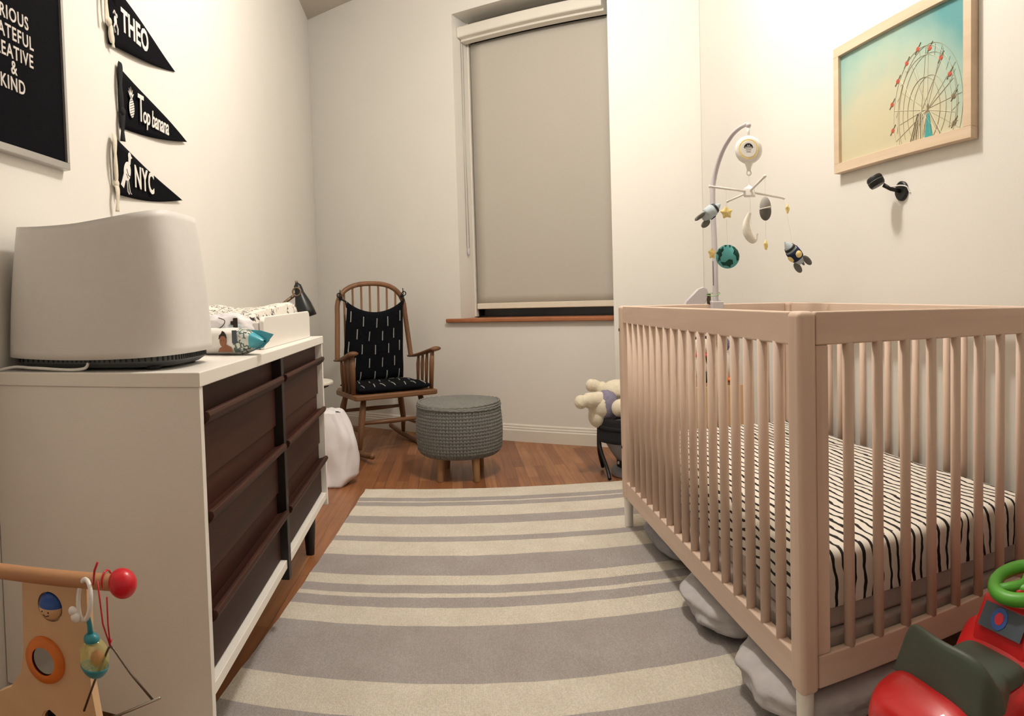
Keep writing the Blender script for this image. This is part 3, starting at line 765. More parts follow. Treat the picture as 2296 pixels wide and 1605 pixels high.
# ------------------------------------------------------------------ crib
X0, Y0, CL, CW, HC = .629, 1.144, 1.481, .776, .895
CR = thing('crib', 'natural washed wood baby crib with slatted sides and white feet', 'crib', (X0, Y0, 0))
PW = .042; PY = .054; FT = .123
for (px_, py_) in ((0, 0), (CW - PW, 0), (0, CL - PY), (CW - PW, CL - PY)):
    po = MB().box((px_, py_, FT), (px_ + PW, py_ + PY, HC)).build('corner_post', 'mapleZ', CR, bevel=.012, seg=4)
    MB().lathe([(.0165, .0115 if px_ == 0 else 0), (.019, FT + .006)], 20, T(px_ + PW / 2, py_ + PY / 2, 0)).build('foot', 'white', po, smooth=True, autos=40, label='white painted foot')
TR0 = HC - .068; BR0, BR1 = .128, .196
RT = .022
def rail(n, lo, hi, mt): return MB().box(lo, hi).build(n, mt, CR, bevel=.004, seg=2)
ins = .006
rail('top_rail', (ins, PY, TR0), (ins + RT, CL - PY, HC - .001), 'mapleY')
rail('top_rail', (CW - ins - RT, PY, TR0), (CW - ins, CL - PY, HC - .001), 'mapleY')
rail('top_rail', (PW, ins, TR0), (CW - PW, ins + RT, HC - .001), 'maple')
rail('top_rail', (PW, CL - ins - RT, TR0), (CW - PW, CL - ins, HC - .001), 'maple')
rail('bottom_rail', (ins, PY, BR0), (ins + RT, CL - PY, BR1), 'mapleY')
rail('bottom_rail', (CW - ins - RT, PY, BR0), (CW - ins, CL - PY, BR1), 'mapleY')
rail('bottom_rail', (PW, ins, BR0), (CW - PW, ins + RT, BR1), 'maple')
rail('bottom_rail', (PW, CL - ins - RT, BR0), (CW - PW, CL - ins, BR1), 'maple')
# stiles next to the posts on the short ends
for yy in (ins + .002, CL - ins - RT + .002):
    for xx in (PW, CW - PW - .030):
        MB().box((xx, yy, BR1), (xx + .030, yy + RT - .004, TR0)).build('stile', 'mapleZ', CR, bevel=.003)
slat = MB().tube([(0, 0, BR1 - .004), (0, 0, TR0 + .004)], .012, 16)
def place(mb_, x, y, first=[None]):
    if first[0] is None: first[0] = mb_.build('slat', 'mapleZ', CR, smooth=True); o = first[0]
    else: o = dup(first[0])
    o.location = (x, y, 0); return o
ny = 17
for xx in (ins + RT / 2, CW - ins - RT / 2):
    for k in range(ny):
        place(slat, xx, CL / 2 + (k - (ny - 1) / 2) * .0775)
for yy in (ins + RT / 2, CL - ins - RT / 2):
    for k in range(8):
        place(slat, .124 + k * .0745, yy)
# bolts on the inner faces
sb = [(ins + RT / 2 + .001, CL - PW + .02, .805), (ins + RT / 2, CL - PW + .02, .385)]
for bz in (.80, .33): MB().lathe([(.0065, 0), (.0065, .0015), (.0045, .0022), (.0035, .0022), (.003, .0005)], 16, T(-.0005, CL - .020, bz) @ RY(-pi / 2)).build('bolt', 'screw', CR)
MB().box((.60, ins - .0006, BR0 + .012), (.675, ins, BR1 - .012)).build('safety_sticker', 'lgrey', CR)
MB().box((.036, .036, .135), (CW - .036, CL - .036, .218)).build('mattress_support', 'bedskirt', CR, bevel=.01)

# mattress with striped sheet
MT = thing('mattress', 'crib mattress under a white sheet with thin black stripes', 'mattress', (X0 + CW / 2, Y0 + CL / 2, .219))
mw, ml, mz0, mz1 = CW / 2 - .046, CL / 2 - .046, .050, .168
sh = MB(); acr, alo = [], []
prof = []
rc = .024
NA = 5
# profile across x: from bottom edge of the left side, over the top to the right side
pr = [(-mw, mz0 + (mz1 - rc - mz0) * k / 5) for k in range(6)]
for k in range(1, NA + 1):
    a = pi - pi / 2 * k / NA; pr.append((-mw + rc + rc * cos(a), mz1 - rc + rc * sin(a)))
for k in range(1, 24): pr.append((-mw + rc + (2 * mw - 2 * rc) * k / 24, mz1))
for k in range(0, NA + 1):
    a = pi / 2 - pi / 2 * k / NA; pr.append((mw - rc + rc * cos(a), mz1 - rc + rc * sin(a)))
pr += [(mw, mz1 - rc - (mz1 - rc - mz0) * k / 5) for k in range(1, 6)]
sarc = [0]
for i in range(1, len(pr)): sarc.append(sarc[-1] + math.hypot(pr[i][0] - pr[i - 1][0], pr[i][1] - pr[i - 1][1]))
off = sarc[len(sarc) // 2]
# lengthwise: y positions with rounded drop at the ends
yp = []
for k in range(6): yp.append((-ml, -(1 - k / 5)))
for k in range(1, NA + 1): yp.append((-ml + rc * (1 - cos(pi / 2 * k / NA)), 0 - 0 + 0 + (k / NA) * 0))
vs = []; ids = {}
NU = len(pr); ys = [-ml + rc + (2 * ml - 2 * rc) * k / 50 for k in range(51)]
for j, y in enumerate(ys):
    for i, (x, z) in enumerate(pr):
        wv = .0022 * noise.noise(Vector((x * 7, y * 7, 0))) + (.004 * noise.noise(Vector((y * 14, 0, z * 12))) if abs(x) > mw - .01 else 0)
        wz = .004 * noise.noise(Vector((x * 5, y * 5, 4)))
        hem = .012 * noise.noise(Vector((y * 4, x * 3, 7))) if i in (0, NU - 1) else 0
        vs.append(Vector((x + (wv if abs(x) > mw - .01 else 0), y, z + wz + hem))); acr.append(sarc[i] - off); alo.append(y)
for j in range(50):
    for i in range(NU - 1): sh.f.append((j * NU + i, j * NU + i + 1, (j + 1) * NU + i + 1, (j + 1) * NU + i)); sh.mi.append(0)
sh.v = vs
# ends
for sgn, jj in ((-1, 0), (1, 50)):
    base_i = len(sh.v); rowsN = []
    xs = [p for p in pr]
    for r in range(0, 12):
        if r <= NA: a = pi / 2 * r / NA; dy = rc * sin(a); dz = rc * (1 - cos(a))
        else: dy = rc; dz = rc + (mz1 - rc - mz0) * (r - NA) / 6
        for i, (x, z) in enumerate(pr):
            top_z = min(z, mz1); cx = max(-mw + rc * .6, min(mw - rc * .6, x))
            zz = top_z - dz if abs(x) < mw - rc * 1.01 else min(top_z, mz1 - dz)
            zz = max(mz0, zz)
            xx = x if r <= 1 else (x if abs(x) < mw - rc else math.copysign(mw - (rc * .35 if r > 3 else rc * .12 * r), x))
            fold = .006 * noise.noise(Vector((xx * 16, 0, zz * 8))) * min(1, r / 5)
            y = sgn * (ml - rc + dy + fold)
            sh.v.append(Vector((xx, y, zz + .004 * noise.noise(Vector((x * 5, sgn * (ml - rc) * 5, 4))) * (1 if abs(x) < mw - rc else 0)))); acr.append(x + (sarc[i] - off - x) * (1 if r < 2 else .0) * 0 + 0); alo.append(sgn * (ml + dz))
    for r in range(11):
        for i in range(NU - 1):
            q = (base_i + r * NU + i, base_i + r * NU + i + 1, base_i + (r + 1) * NU + i + 1, base_i + (r + 1) * NU + i)
            sh.f.append(q); sh.mi.append(0)
sh.at = {'across': acr, 'along': alo}
MB().box((-mw + .004, -ml + .004, .0), (mw - .004, ml - .004, .10)).build('mattress_core', 'bedskirt', MT, bevel=.012, seg=3)
sh.build('fitted_sheet', 'stripe', MT, smooth=True)

# bags stored under the crib
def lump(name, label, cat, c, r, mt, seed, amp=.14, fr=2.2, rz=0, p=3.0):
    f = lumpy(seed, amp, fr, p); m = MB().sphere((0, 0, 0), r, 56, 30, RZ(rz), f)
    zmin = min(v.z for v in m.v)
    m.v = [v + Vector((c[0], c[1], c[2] - zmin)) for v in m.v]
    # flatten where it rests
    return tag(m.build(name, mt, smooth=True), label, cat)
lump('storage_bag', 'grey quilted storage bag bulging out from under the crib', 'storage bag', (.80, 1.76, .012), (.185, .19, .045), 'lilabag', 4, .10, 2.0)
lump('folded_blanket', 'crumpled grey and white blanket under the crib near the front post', 'blanket', (.79, 1.33, .012), (.185, .19, .050), 'lilabag', 11, .10, 2.2)
lump('storage_bag', 'dark grey fabric bag under the far end of the crib', 'storage bag', (.86, 2.30, .013), (.20, .23, .050), 'greyfab', 7, .08, 2.0)

# ------------------------------------------------------------------ mobile on the far rail of the crib
MO = thing('crib_mobile', 'white crib mobile arm with a music box and crossbars', 'mobile', (1.038, 2.60, .80))
wm = lambda *p: Vector(p)
MB().box((1.012, 2.570, .80), (1.064, 2.594, .905)).box((1.012, 2.594, .896), (1.064, 2.626, .908)).box((1.012, 2.6195, .83), (1.064, 2.636, .896)).build('clamp', 'lgrey', MO, world=True, bevel=.004, seg=3)
polepts = smoothpath([(1.038, 2.595, .86), (1.036, 2.592, 1.12), (1.030, 2.59, 1.33), (1.036, 2.575, 1.42), (1.046, 2.52, 1.50), (1.052, 2.44, 1.545), (1.055, 2.37, 1.56), (1.060, 2.30, 1.562)], 6)
nP = len(polepts)
MB().tube(polepts, [.0125 - .006 * i / nP for i in range(nP)], 12).build('pole', 'lgrey', MO, world=True, smooth=True)
MB().box((-.001, -.001, -.05), (.001, .001, .05), T(1.0245, 2.585, 1.02)).build('slot', 'grille', MO, world=True)
MB().sphere((1.062, 2.30, 1.556), .010, 14, 10).build('tip', 'lgrey', MO, world=True, smooth=True)
mb_c = Vector((1.061, 2.30, 1.466)); face = (Vector((0, 0, .93)) - mb_c); face.z *= .3; face.normalize()
DM = T(mb_c) @ look(face) 
mus = MB().lathe([(.01, -.028), (.035, -.026), (.046, -.018), (.051, -.004), (.051, .006), (.046, .018), (.040, .022), (.001, .0225)], 40, DM, caps=False).lathe([(.007, 1.390), (.009, 1.400), (.018, 1.422), (.02, 1.44)], 14, T(1.061, 2.30, 0)).build('music_box', 'whiteplastic', MO, world=True, smooth=True)
MB().lathe([(.036, .0215), (.036, .0232), (.026, .0236), (.0, .0236)], 40, DM, caps=False).build('yellow_label', 'yellow', mus, world=True)
MB().lathe([(.030, .0236), (.029, .0242), (.0, .0242)], 40, DM, caps=False).build('white_label', 'whiteplastic', mus, world=True)
lg = MB(); half = [(.0165 * cos(pi * i / 16) * (1 + .05 * (i % 2)), .0165 * sin(pi * i / 16) * (1 + .05 * (i % 2)) + .004) for i in range(17)]
lg.prism(half, .0242, .0248, DM @ RZ(0))
lg.build('logo_mark', 'black', mus, world=True)
DT = DM @ T(0, 0, .0252) @ RX(-pi / 2)
MB().text('AA', .009, DM @ T(-.0055, .012, .0248) @ RX(-pi / 2), .0002).box((-.013, .0055, .0247), (.013, .0075, .0251), DM).build('logo_text', 'whiteplastic', mus, world=True)
MB().text('MUSIC', .0065, DM @ T(-.0105, -.003, .0242) @ RX(-pi / 2), .0002).text('BOX', .0065, DM @ T(-.007, -.0105, .0242) @ RX(-pi / 2), .0002).build('label_text', 'alu', mus, world=True) if False else \
    MB().box((-.010, -.004, .0242), (.010, -.001, .0246), DM).box((-.008, -.011, .0242), (.008, -.008, .0246), DM).build('label_lines', 'alu', mus, world=True)
MB().tube([(1.062, 2.30, 1.552), (1.061, 2.30, 1.515)], .006, 8).build('hanger', 'whiteplastic', mus, world=True, smooth=True)
MB().tube([Vector((1.061, 2.30, 1.382)) + Vector(q) for q in arc((0, 0, 0), .009, 0, 2 * pi, 14)[:-1]], .0025, 6, closed=True).tube([(1.061, 2.30, 1.374), (1.062, 2.30, 1.345)], .0007, 5).build('hook', 'whiteplastic', MO, world=True, smooth=True)
hub = Vector((1.062, 2.30, 1.312))
hb = MB().lathe([(.031, -.017), (.027, .010), (.010, .020), (.004, .024), (.003, .034)], 4, T(hub) @ RZ(.3)).build('hub', 'whiteplastic', MO, world=True, bevel=.003)
arms = [(-.185, -.07, .0), (.165, .04, -.010), (-.040, -.215, .020), (.0, .21, -.008)]
ends = []
for (ax, ay, az) in arms:
    d = Vector((ax, ay, az)).normalized(); e = hub + Vector((ax, ay, az)); ends.append(e)
    MB().tube([hub + d * .02, e], .0042, 8).sphere(e, .0058, 10, 8).build('crossbar', 'whiteplastic', MO, world=True, smooth=True)
# hanging toys: each hangs on a thread, so each is a thing of its own
def thread(m, top, bot):
    return m.tube([top, bot], .0005, 4)
def star(name, label, c, r, yaw, tilt=0):
    e = thing(name, label, 'hanging toy', tuple(c), 0, 'felt toys hanging on the mobile')
    m = MB(); pts = []; r *= 1.22
    for i in range(10):
        a = pi / 2 + pi * i / 5; rr = r if i % 2 == 0 else r * .52; pts.append((rr * cos(a), rr * sin(a)))
    n = 10; vs = [(0, 0, r * .36), (0, 0, -r * .36)] + [(x, y, 0) for x, y in pts]
    fs = [(0, 2 + i, 2 + (i + 1) % n) for i in range(n)] + [(1, 2 + (i + 1) % n, 2 + i) for i in range(n)]
    m.add(vs, fs, RZ(yaw) @ RX(pi / 2) @ RZ(tilt)); m.build('star', 'yellow', e, smooth=True, bevel=.003, sub=1)
    return e
def hang(e, top):
    c = e.location; thread(MB(), Vector(top) - c, Vector((0, 0, .012))).build('thread', 'whitefelt', e)
G = 'felt toys hanging on the mobile'
s1 = star('felt_star', 'yellow felt star hanging beside the rocket near the pole', Vector((.950, 2.257, 1.226)), .026, -.25, .1); hang(s1, (.950, 2.257, 1.312))
s2 = star('felt_star', 'yellow felt star hanging alone under the longest right crossbar', Vector((1.222, 2.30, 1.256)), .024, 1.0); hang(s2, ends[1])
s3 = star('felt_star', 'yellow felt star hanging low between moon and the large rocket', Vector((1.022, 2.085, 1.098)), .023, .95); hang(s3, (1.022, 2.085, 1.19))
s4 = star('felt_star', 'yellow felt star hanging low next to the felt globe', Vector((.885, 2.24, 1.078)), .024, .45); hang(s4, (.885, 2.24, 1.20))
def rocket(name, label, c, ax, sc_, body, sash, wcol):
    e = thing(name, label, 'hanging toy', tuple(c), 0, G); Mx = look(ax) @ Matrix.Scale(sc_, 4)
    prof = [(.002, .050), (.010, .040), (.017, .026), (.022, .008), (.023, -.010), (.019, -.030), (.014, -.040), (.002, -.043)]
    MB().lathe(prof, 24, Mx, caps=False).build('body', body, e, smooth=True)
    MB().lathe([(.0232, .014), (.0240, .0), (.0238, -.012), (.0215, -.022)], 24, Mx, caps=False).build('band', sash, e, smooth=True, solid=.001)
    MB().lathe([(.0175, .0285), (.019, .025), (.0205, .020)], 24, Mx, caps=False).build('nose_band', 'black', e, smooth=True, solid=.001)
    MB().lathe([(.012, .0), (.011, .0035), (.0, .004)], 20, Mx @ T(0, -.0225, -.005) @ RX(pi / 2), caps=False).lathe([(.012, .0), (.011, .0035), (.0, .004)], 20, Mx @ T(.0225, 0, -.005) @ RY(pi / 2), caps=False).build('porthole', wcol, e, smooth=True)
    for k in (0, 1, 2):
        q = Mx @ RZ(2 * pi * k / 3 + .5)
        MB().sphere((.023, 0, -.044), (.0125, .006, .021), 12, 8, q).build('fin', 'grey', e, smooth=True)
    return e
r1 = rocket('felt_rocket', 'small pale felt rocket with a navy dot beside the pole', Vector((.880, 2.235, 1.224)), (.75, -.1, .6), .92, 'paleblue', 'paleblue', 'navy'); hang(r1, ends[0])
r2 = rocket('felt_rocket', 'navy and pale blue felt rocket with yellow porthole hanging low', Vector((1.232, 2.27, 1.085)), (-.62, -.05, .62), 1.15, 'paleblue', 'navy', 'yellow'); hang(r2, ends[1])
mo_ = thing('felt_moon', 'white felt crescent moon hanging under the hub', 'hanging toy', (1.067, 2.30, 1.18), 0, G)
mp_ = smoothpath([(-.004, 0, .055), (-.016, 0, .028), (-.020, 0, 0), (-.012, 0, -.028), (.004, 0, -.046), (.018, 0, -.044), (.026, 0, -.022)], 5)
nm_ = len(mp_); MB().tube(mp_, [.003 + .0135 * sin(pi * min(1, (.12 + i / nm_) ** 1.0) ** 1.3) for i in range(nm_)], 12).build('moon', 'whitefelt', mo_, smooth=True); hang(mo_, tuple(hub))
sa = thing('felt_saucer', 'grey two-tone felt ornament with a pale band seen edge on', 'hanging toy', (1.022, 2.085, 1.223), 0, G)
MB().sphere((0, 0, 0), (.020, .020, .040), 24, 16).build('shell', 'lightgrey', sa, smooth=True)
MB().sphere((0, 0, -.009), (.0205, .0205, .0325), 24, 16).build('underside', 'grey', sa, smooth=True)
MB().lathe([(.019, -.003), (.023, .0), (.019, .003)], 24, T(0, 0, .001) @ RY(R(-14))).build('rim', 'whitefelt', sa, smooth=True); hang(sa, ends[2])
gl = thing('felt_globe', 'round felt globe in aqua with dark green land', 'hanging toy', (.952, 2.257, 1.068), 0, G)
gr_ = .043
MB().sphere((0, 0, 0), (gr_, gr_ * .8, gr_), 36, 22, RZ(-.40)).build('ball', 'aqua', gl, smooth=True)
ln = MB()
def patch(pts2):
    n = len(pts2); c = (sum(p[0] for p in pts2) / n, sum(p[1] for p in pts2) / n); vs = []; K = 6
    def up(x, z):
        rr = min(.985, math.hypot(x, z)); q = math.hypot(x, z) or 1; x, z = x / q * rr, z / q * rr
        y = -math.sqrt(1 - rr * rr) * .8; v = Vector((x, y, z)) * (gr_ * 1.018); return v
    for k in range(K + 1):
        for p in pts2: vs.append(up(c[0] + (p[0] - c[0]) * k / K, c[1] + (p[1] - c[1]) * k / K))
    fs = [(k * n + i, k * n + (i + 1) % n, (k + 1) * n + (i + 1) % n, (k + 1) * n + i) for k in range(K) for i in range(n)]
    ln.add(vs, fs, RZ(-.40))
patch([(-.95, .3), (-.75, .75), (-.35, .78), (-.3, .5), (-.5, .3), (-.45, .05), (-.65, -.1), (-.6, -.4), (-.85, -.5)])
patch([(.35, .85), (.55, .5), (.45, .2), (.7, .0), (.75, -.4), (.92, -.3), (.98, .1), (.85, .5), (.6, .8)])
patch([(-.6, -.45), (-.2, -.5), (.1, -.25), (.4, -.3), (.45, -.6), (.2, -.9), (-.1, -.75), (-.4, -.75)])
patch([(-.25, .95), (-.05, .95), (-.1, .75), (-.22, .78)]); patch([(.12, .97), (.3, .92), (.25, .72), (.12, .75)])
ln.build('land', 'dgreen', gl, smooth=True, weld=True); hang(gl, (.950, 2.257, 1.20))
# pale box tied to the pole with a green cord
TB = thing('pale_plastic_box', 'pale plastic box tied to the mobile pole with green cord', 'plastic box', (1.0, 2.60, .895))
MB().prism([(-.095, -.012), (-.090, .010), (-.034, .062), (-.010, .070), (.004, .060), (.010, .040), (.0, .010), (-.02, -.012)], -.011, .011, T(0, .012, 0) @ RX(pi / 2)).build('box', 'lgrey', TB, bevel=.003)
MB().tube(smoothpath([(-.004, -.004, .035), (.02, -.022, .032), (.048, -.022, .038), (.056, .0, .045), (.03, .012, .044), (0, .0, .04)], 5), .0018, 6).build('cord', plain('green_cord', '9cc08a', .6), TB, smooth=True)
MB().box((.004, -.004, .0), (.018, .010, .040)).build('clip', 'screw', TB, bevel=.002)

# ------------------------------------------------------------------ right wall: framed print and camera
PF = thing('framed_print', 'pale wood framed ferris wheel print on the right wall', 'picture', (WXR - .002, 2.276, 1.40), -pi / 2)
FW, FH, FS, FD = .778, .480, .036, .030
def frame_piece(lo, hi, mt): MB().box((lo[0], -FD, lo[1]), (hi[0], 0, hi[1])).build('frame_bar', mt, PF, bevel=.0012)
fm = wood('frame_wood', 'cdb497', 'e2cdb2', 'X', .5, .8)
frame_piece((0, 0), (FW, FS), fm); frame_piece((0, FH - FS), (FW, FH), fm); frame_piece((0, FS), (FS, FH - FS), fm); frame_piece((FW - FS, FS), (FW, FH - FS), fm)
PRT = MB().box((FS - .004, -.016, FS - .004), (FW - FS + .004, -.010, FH - FS + .004)).build('print', 'skyprint', PF)
WH = lambda u, v: Vector((FS + u, -.0168, FS + v))
wr, wb, wd_, wg = MB(), MB(), MB(), MB()
hx, hz, rad = .500, .092, .165
def el(a, r=1.0, dx=0): return (hx + dx + rad * .98 * r * cos(a), hz + rad * 1.27 * r * sin(a))
def inb(p): return 0.003 < p[0] < .702 and 0.002 < p[1] < .41
def seg(m, p, q, w):
    n = 12; pts = [(p[0] + (q[0] - p[0]) * i / n, p[1] + (q[1] - p[1]) * i / n) for i in range(n + 1)]; pts = [x for x in pts if inb(x)]
    if len(pts) > 1: m.tube([WH(*x) for x in (pts[0], pts[-1])], w, 4)
for dx, m in ((0, wr), (.03, wb)):
    for r in (1.0, .86, .52):
        pr_ = [el(2 * pi * i / 72, r, dx) for i in range(73)]
        for i in range(72):
            if inb(pr_[i]) and inb(pr_[i + 1]): (m if r > .6 else wb).tube([WH(*pr_[i]), WH(*pr_[i + 1])], .0009 if m is wr else .0007, 4)
for k in range(24):
    a = 2 * pi * k / 24 + .1
    seg(wr if k % 2 else wb, (hx + (.02 if k % 3 else -.01), hz), el(a, .98, .0 if k % 2 else .03), .0009 if k % 2 else .0006)
    seg(wb, el(a, .86), el(a + .13, 1.0, .015), .0006)
for (u, v, dk) in ((.472, .300, 0), (.533, .287, 0), (.588, .242, 0), (.631, .181, 1), (.650, .108, 2), (.652, .026, 2), (.412, .270, 0), (.362, .222, 0), (.329, .150, 0), (.333, .060, 0)):
    m = (wg if dk < 2 else wd_)
    MB().sphere(WH(u, v), (.010, .0012, .008), 10, 6).build('gondola_print', 'p_red' if dk < 2 else 'p_dark', PRT); MB().tube([WH(u - .014, v - .014), WH(u + .016, v + .018)], .0016, 5).build('gondola_frame_print', 'p_dark', PRT)
wt = MB().prism([(.507, .003), (.547, .003), (.530, .080), (.520, .080)], 0, .001, T(FS, -.0165, FS) @ RX(pi / 2))
wd_.sphere(WH(.523, .098), (.006, .0012, .014), 10, 6)
for (p, q) in (((.470, .088), (.430, .003)), ((.476, .088), (.462, .003)), ((.486, .086), (.486, .003)), ((.53, .085), (.585, .003)), ((.47, .08), (.445, .003))): seg(wd_, p, q, .0013); seg(wr, (p[0] + .006, p[1]), (q[0] + .008, q[1]), .0016)
wb.build('print_struts', 'p_brown', PRT); wr.build('print_rim', 'p_white', PRT); wd_.build('print_shadows', 'p_dark', PRT); wt.build('print_tower', 'p_teal', PRT)

SCM = thing('security_camera', 'small black camera on a round mount below the print', 'camera', (WXR, 1.877, 1.285), -pi / 2)
MB().lathe([(.034, 0), (.034, .008), (.030, .012), (.0, .013)], 32, RX(pi / 2), caps=False).build('wall_mount', 'black', SCM, smooth=True, autos=40)
MB().tube([(0, -.010, .0), (-.016, -.040, .006), (-.030, -.062, .020)], [.008, .007, .008], 10).build('arm', 'black', SCM, smooth=True)
hd = MB().lathe([(.0, -.019), (.026, -.018), (.030, -.010), (.030, .010), (.026, .017), (.0, .018)], 30, T(-.052, -.078, .034) @ RX(R(24)) @ RY(R(-18)), caps=False).build('camera_head', 'black', SCM, smooth=True, autos=50)
MB().lathe([(.0305, -.002), (.0305, .001)], 30, T(-.052, -.078, .034) @ RX(R(24)) @ RY(R(-18))).build('seam_ring', 'grille', hd, smooth=True)
MB().tube(smoothpath([(-.020, -.050, .012), (-.006, -.034, .014), (.016, -.020, .016), (.036, -.010, .010), (.040, -.004, -.004), (.046, -.003, -.010)], 6), .0022, 6).build('cable', 'whiteplastic', SCM, smooth=True, label='white cable')

# ------------------------------------------------------------------ left wall: letter board and pennants
LM = lambda y: (lwx(y) + .001, y)
def lwthing(name, label, cat, y, z, group=None): return thing(name, label, cat, (lwx(y) + .0015, y, z), pi / 2 + LA, group)
LB = lwthing('letter_board', 'black felt letter board in a silver frame on the left wall', 'letter board', 1.493, 1.311)
BH, BWd = .62, .50
MB().box((-BWd, -.012, .004), (-.004, -.002, BH)).build('felt_panel', 'felt', LB)
for lo, hi in (((-BWd, 0), (0, .018)), ((-BWd, BH - .018), (0, BH)), ((-.012, .018), (0, BH - .018)), ((-BWd, .018), (-BWd + .012, BH - .018))):
    MB().box((lo[0], -.020, lo[1]), (hi[0], 0, hi[1])).build('frame_bar', 'alu', LB, bevel=.0015)
for i, (txt, z, xe) in enumerate((('CURIOUS', .325, -.160), ('GRATEFUL', .282, -.142), ('CREATIVE', .238, -.146), ('&', .202, -.218), ('KIND', .163, -.186))):
    MB().text(txt, .045, T(xe, -.0128, z) , .0012, .86, 0, .0006, 'RIGHT', 1.12).build('letters', 'letter', LB)

def pennant(name, label, y, z, h, L, drop, ribbon):
    e = lwthing(name, label, 'pennant', y, z, 'pennants on the left wall')
    n = 24; m = MB(); vs = []
    # flag outline: left edge 0..h, tip at (L, tipz)
    def P(u, v, d=0):
        top = h + (drop - h) * u; bot = drop * u + .012 * math.sin(pi * u) * -1
        zz = bot + (top - bot) * v; return Vector((L * u, -.006 - d + .004 * sin(u * 5 + z * 9) , zz))
    m.grid(lambda u, v: P(u, v), n, 8); o = m.build('flag', 'felt', e, smooth=True, solid=.0016)
    return e, P
p1, P1 = pennant('pennant', 'black pennant reading THEO, highest of the three', 1.775, 1.738, .205, .555, .086, 0)
p2, P2 = pennant('pennant', 'black pennant reading Top banana with a pineapple, in the middle', 1.838, 1.503, .19, .572, .078, 1)
p3, P3 = pennant('pennant', 'black pennant reading NYC with a white pigeon, lowest', 1.783, 1.290, .17, .545, .056, 0)
def ptext(e, txt, size, x, z, ang, sx, **kw):
    return MB().text(txt, size, T(x, -.0115, z) @ RY(-ang), .0008, sx, **kw).build('lettering', 'feltwhite', e)
ptext(p1, 'THEO', .098, .084, .100, -.03, .78, bold=.0028, space=1.03)
# small leaping figure mark on the first pennant
MB().sphere((0, 0, 0), (.010, .001, .014), 12, 8, T(.048, -.0095, .085)).sphere((0, 0, 0), (.006, .001, .007), 10, 6, T(.058, -.0095, .102)).tube([(.055, -.0095, .098), (.040, -.0095, .112), (.035, -.0095, .102)], .003, 5).tube([(.045, -.0095, .078), (.034, -.0095, .060), (.042, -.0095, .046)], .003, 5).tube([(.050, -.0095, .076), (.060, -.0095, .062), (.058, -.0095, .044)], .003, 5).build('figure_print', 'feltwhite', p1)
ptext(p2, 'T', .125, .115, .088, .02, .62, shear=.12, bold=.0012)
ptext(p2, 'op banana', .080, .152, .076, .03, .74, shear=.25, bold=.0010, space=.92)
pin = MB().sphere((0, 0, 0), (.019, .0011, .031), 18, 12, T(.076, -.0095, .078) @ RY(.1))
for k in range(5):
    a = (k - 2) * .42; pin.prism([(-.0045, 0), (.0045, 0), (.002, .022), (0, .036 - .004 * abs(k - 2))], 0, .0012, T(.072, -.0095, .108) @ RY(a) @ RX(pi / 2))
pin.build('pineapple_print', 'feltwhite', p2)
pl = MB()
for k in range(-3, 4):
    pl.tube([(.062, -.0108, .078 + k * .008 - .006), (.091, -.0108, .078 + k * .008 + .006)], .0008, 4)
pl.build('pineapple_lines', 'felt', p2)
ptext(p3, 'NYC', .098, .122, .072, -.02, .72, bold=.0022, space=1.12)
pg = MB().sphere((0, 0, 0), (.018, .0011, .025), 18, 12, T(.082, -.0095, .080) @ RY(.35)).sphere((0, 0, 0), (.0085, .0011, .010), 14, 8, T(.098, -.0095, .120)).prism([(.088, .095), (.100, .100), (.104, .118), (.092, .120)], 0, .001, T(0, -.0088, 0) @ RX(pi / 2)).prism([(.105, .122), (.112, .118), (.105, .116)], 0, .001, T(0, -.0088, 0) @ RX(pi / 2)).prism([(.076, .066), (.060, .035), (.045, .042), (.052, .052), (.066, .076)], 0, .001, T(0, -.0088, 0) @ RX(pi / 2)).tube([(.086, -.0095, .058), (.092, -.0095, .030), (.100, -.0095, .026)], .0018, 4).tube([(.078, -.0095, .056), (.080, -.0095, .030), (.088, -.0095, .024)], .0018, 4)
pg.v = [Vector(((v.x - .08) * 1.35 + .074, v.y, (v.z - .08) * 1.25 + .082)) for v in pg.v]
pg.build('pigeon_print', 'feltwhite', p3)
MB().tube([(.070, -.0108, .088), (.080, -.0108, .070), (.096, -.0108, .068)], .0012, 4).tube([(.066, -.0108, .072), (.078, -.0108, .060)], .001, 4).build('wing_line', 'felt', p3)
def ribbonf(e, pts, w, mt):
    m = MB(); pts = smoothpath(pts, 6); vs = []
    for i, p in enumerate(pts):
        tw = .5 * sin(i * .35); d = Vector((cos(tw) * w, -abs(sin(tw)) * w, 0)); vs += [p - d, p + d]
    m.add(vs, [(2 * i, 2 * i + 1, 2 * i + 3, 2 * i + 2) for i in range(len(pts) - 1)]); m.build('ribbon', mt, e, smooth=True, solid=.0006)
ribbonf(p1, [(-.004, -.008, .215), (-.016, -.012, .19), (-.018, -.014, .10), (-.008, -.014, .06)], .006, 'ribbon')
ribbonf(p1, [(-.010, -.010, .24), (-.022, -.025, .20), (-.040, -.025, .12), (-.038, -.02, .05)], .006, 'ribbon')
ribbonf(p1, [(.000, -.014, .235), (.020, -.024, .19), (.044, -.022, .15)], .018, 'ribbon')
MB().sphere((-.008, -.014, .06), (.016, .008, .014), 12, 8).sphere((.004, -.014, .03), (.013, .007, .030), 12, 8).build('bow', 'ribbon', p1, smooth=True)
ribbonf(p1, [(-.004, -.012, .05), (.010, -.016, .02), (.020, -.012, -.008)], .007, 'ribbon')
ribbonf(p2, [(.002, -.010, .20), (-.008, -.014, .16), (-.010, -.014, .09), (-.002, -.012, .03)], .010, 'blackfab')
ribbonf(p2, [(-.002, -.012, .05), (-.010, -.016, .02), (-.006, -.012, -.045)], .011, 'blackfab')
MB().sphere((0, -.012, .045), (.014, .009, .016), 12, 8).build('bow', 'blackfab', p2, smooth=True)
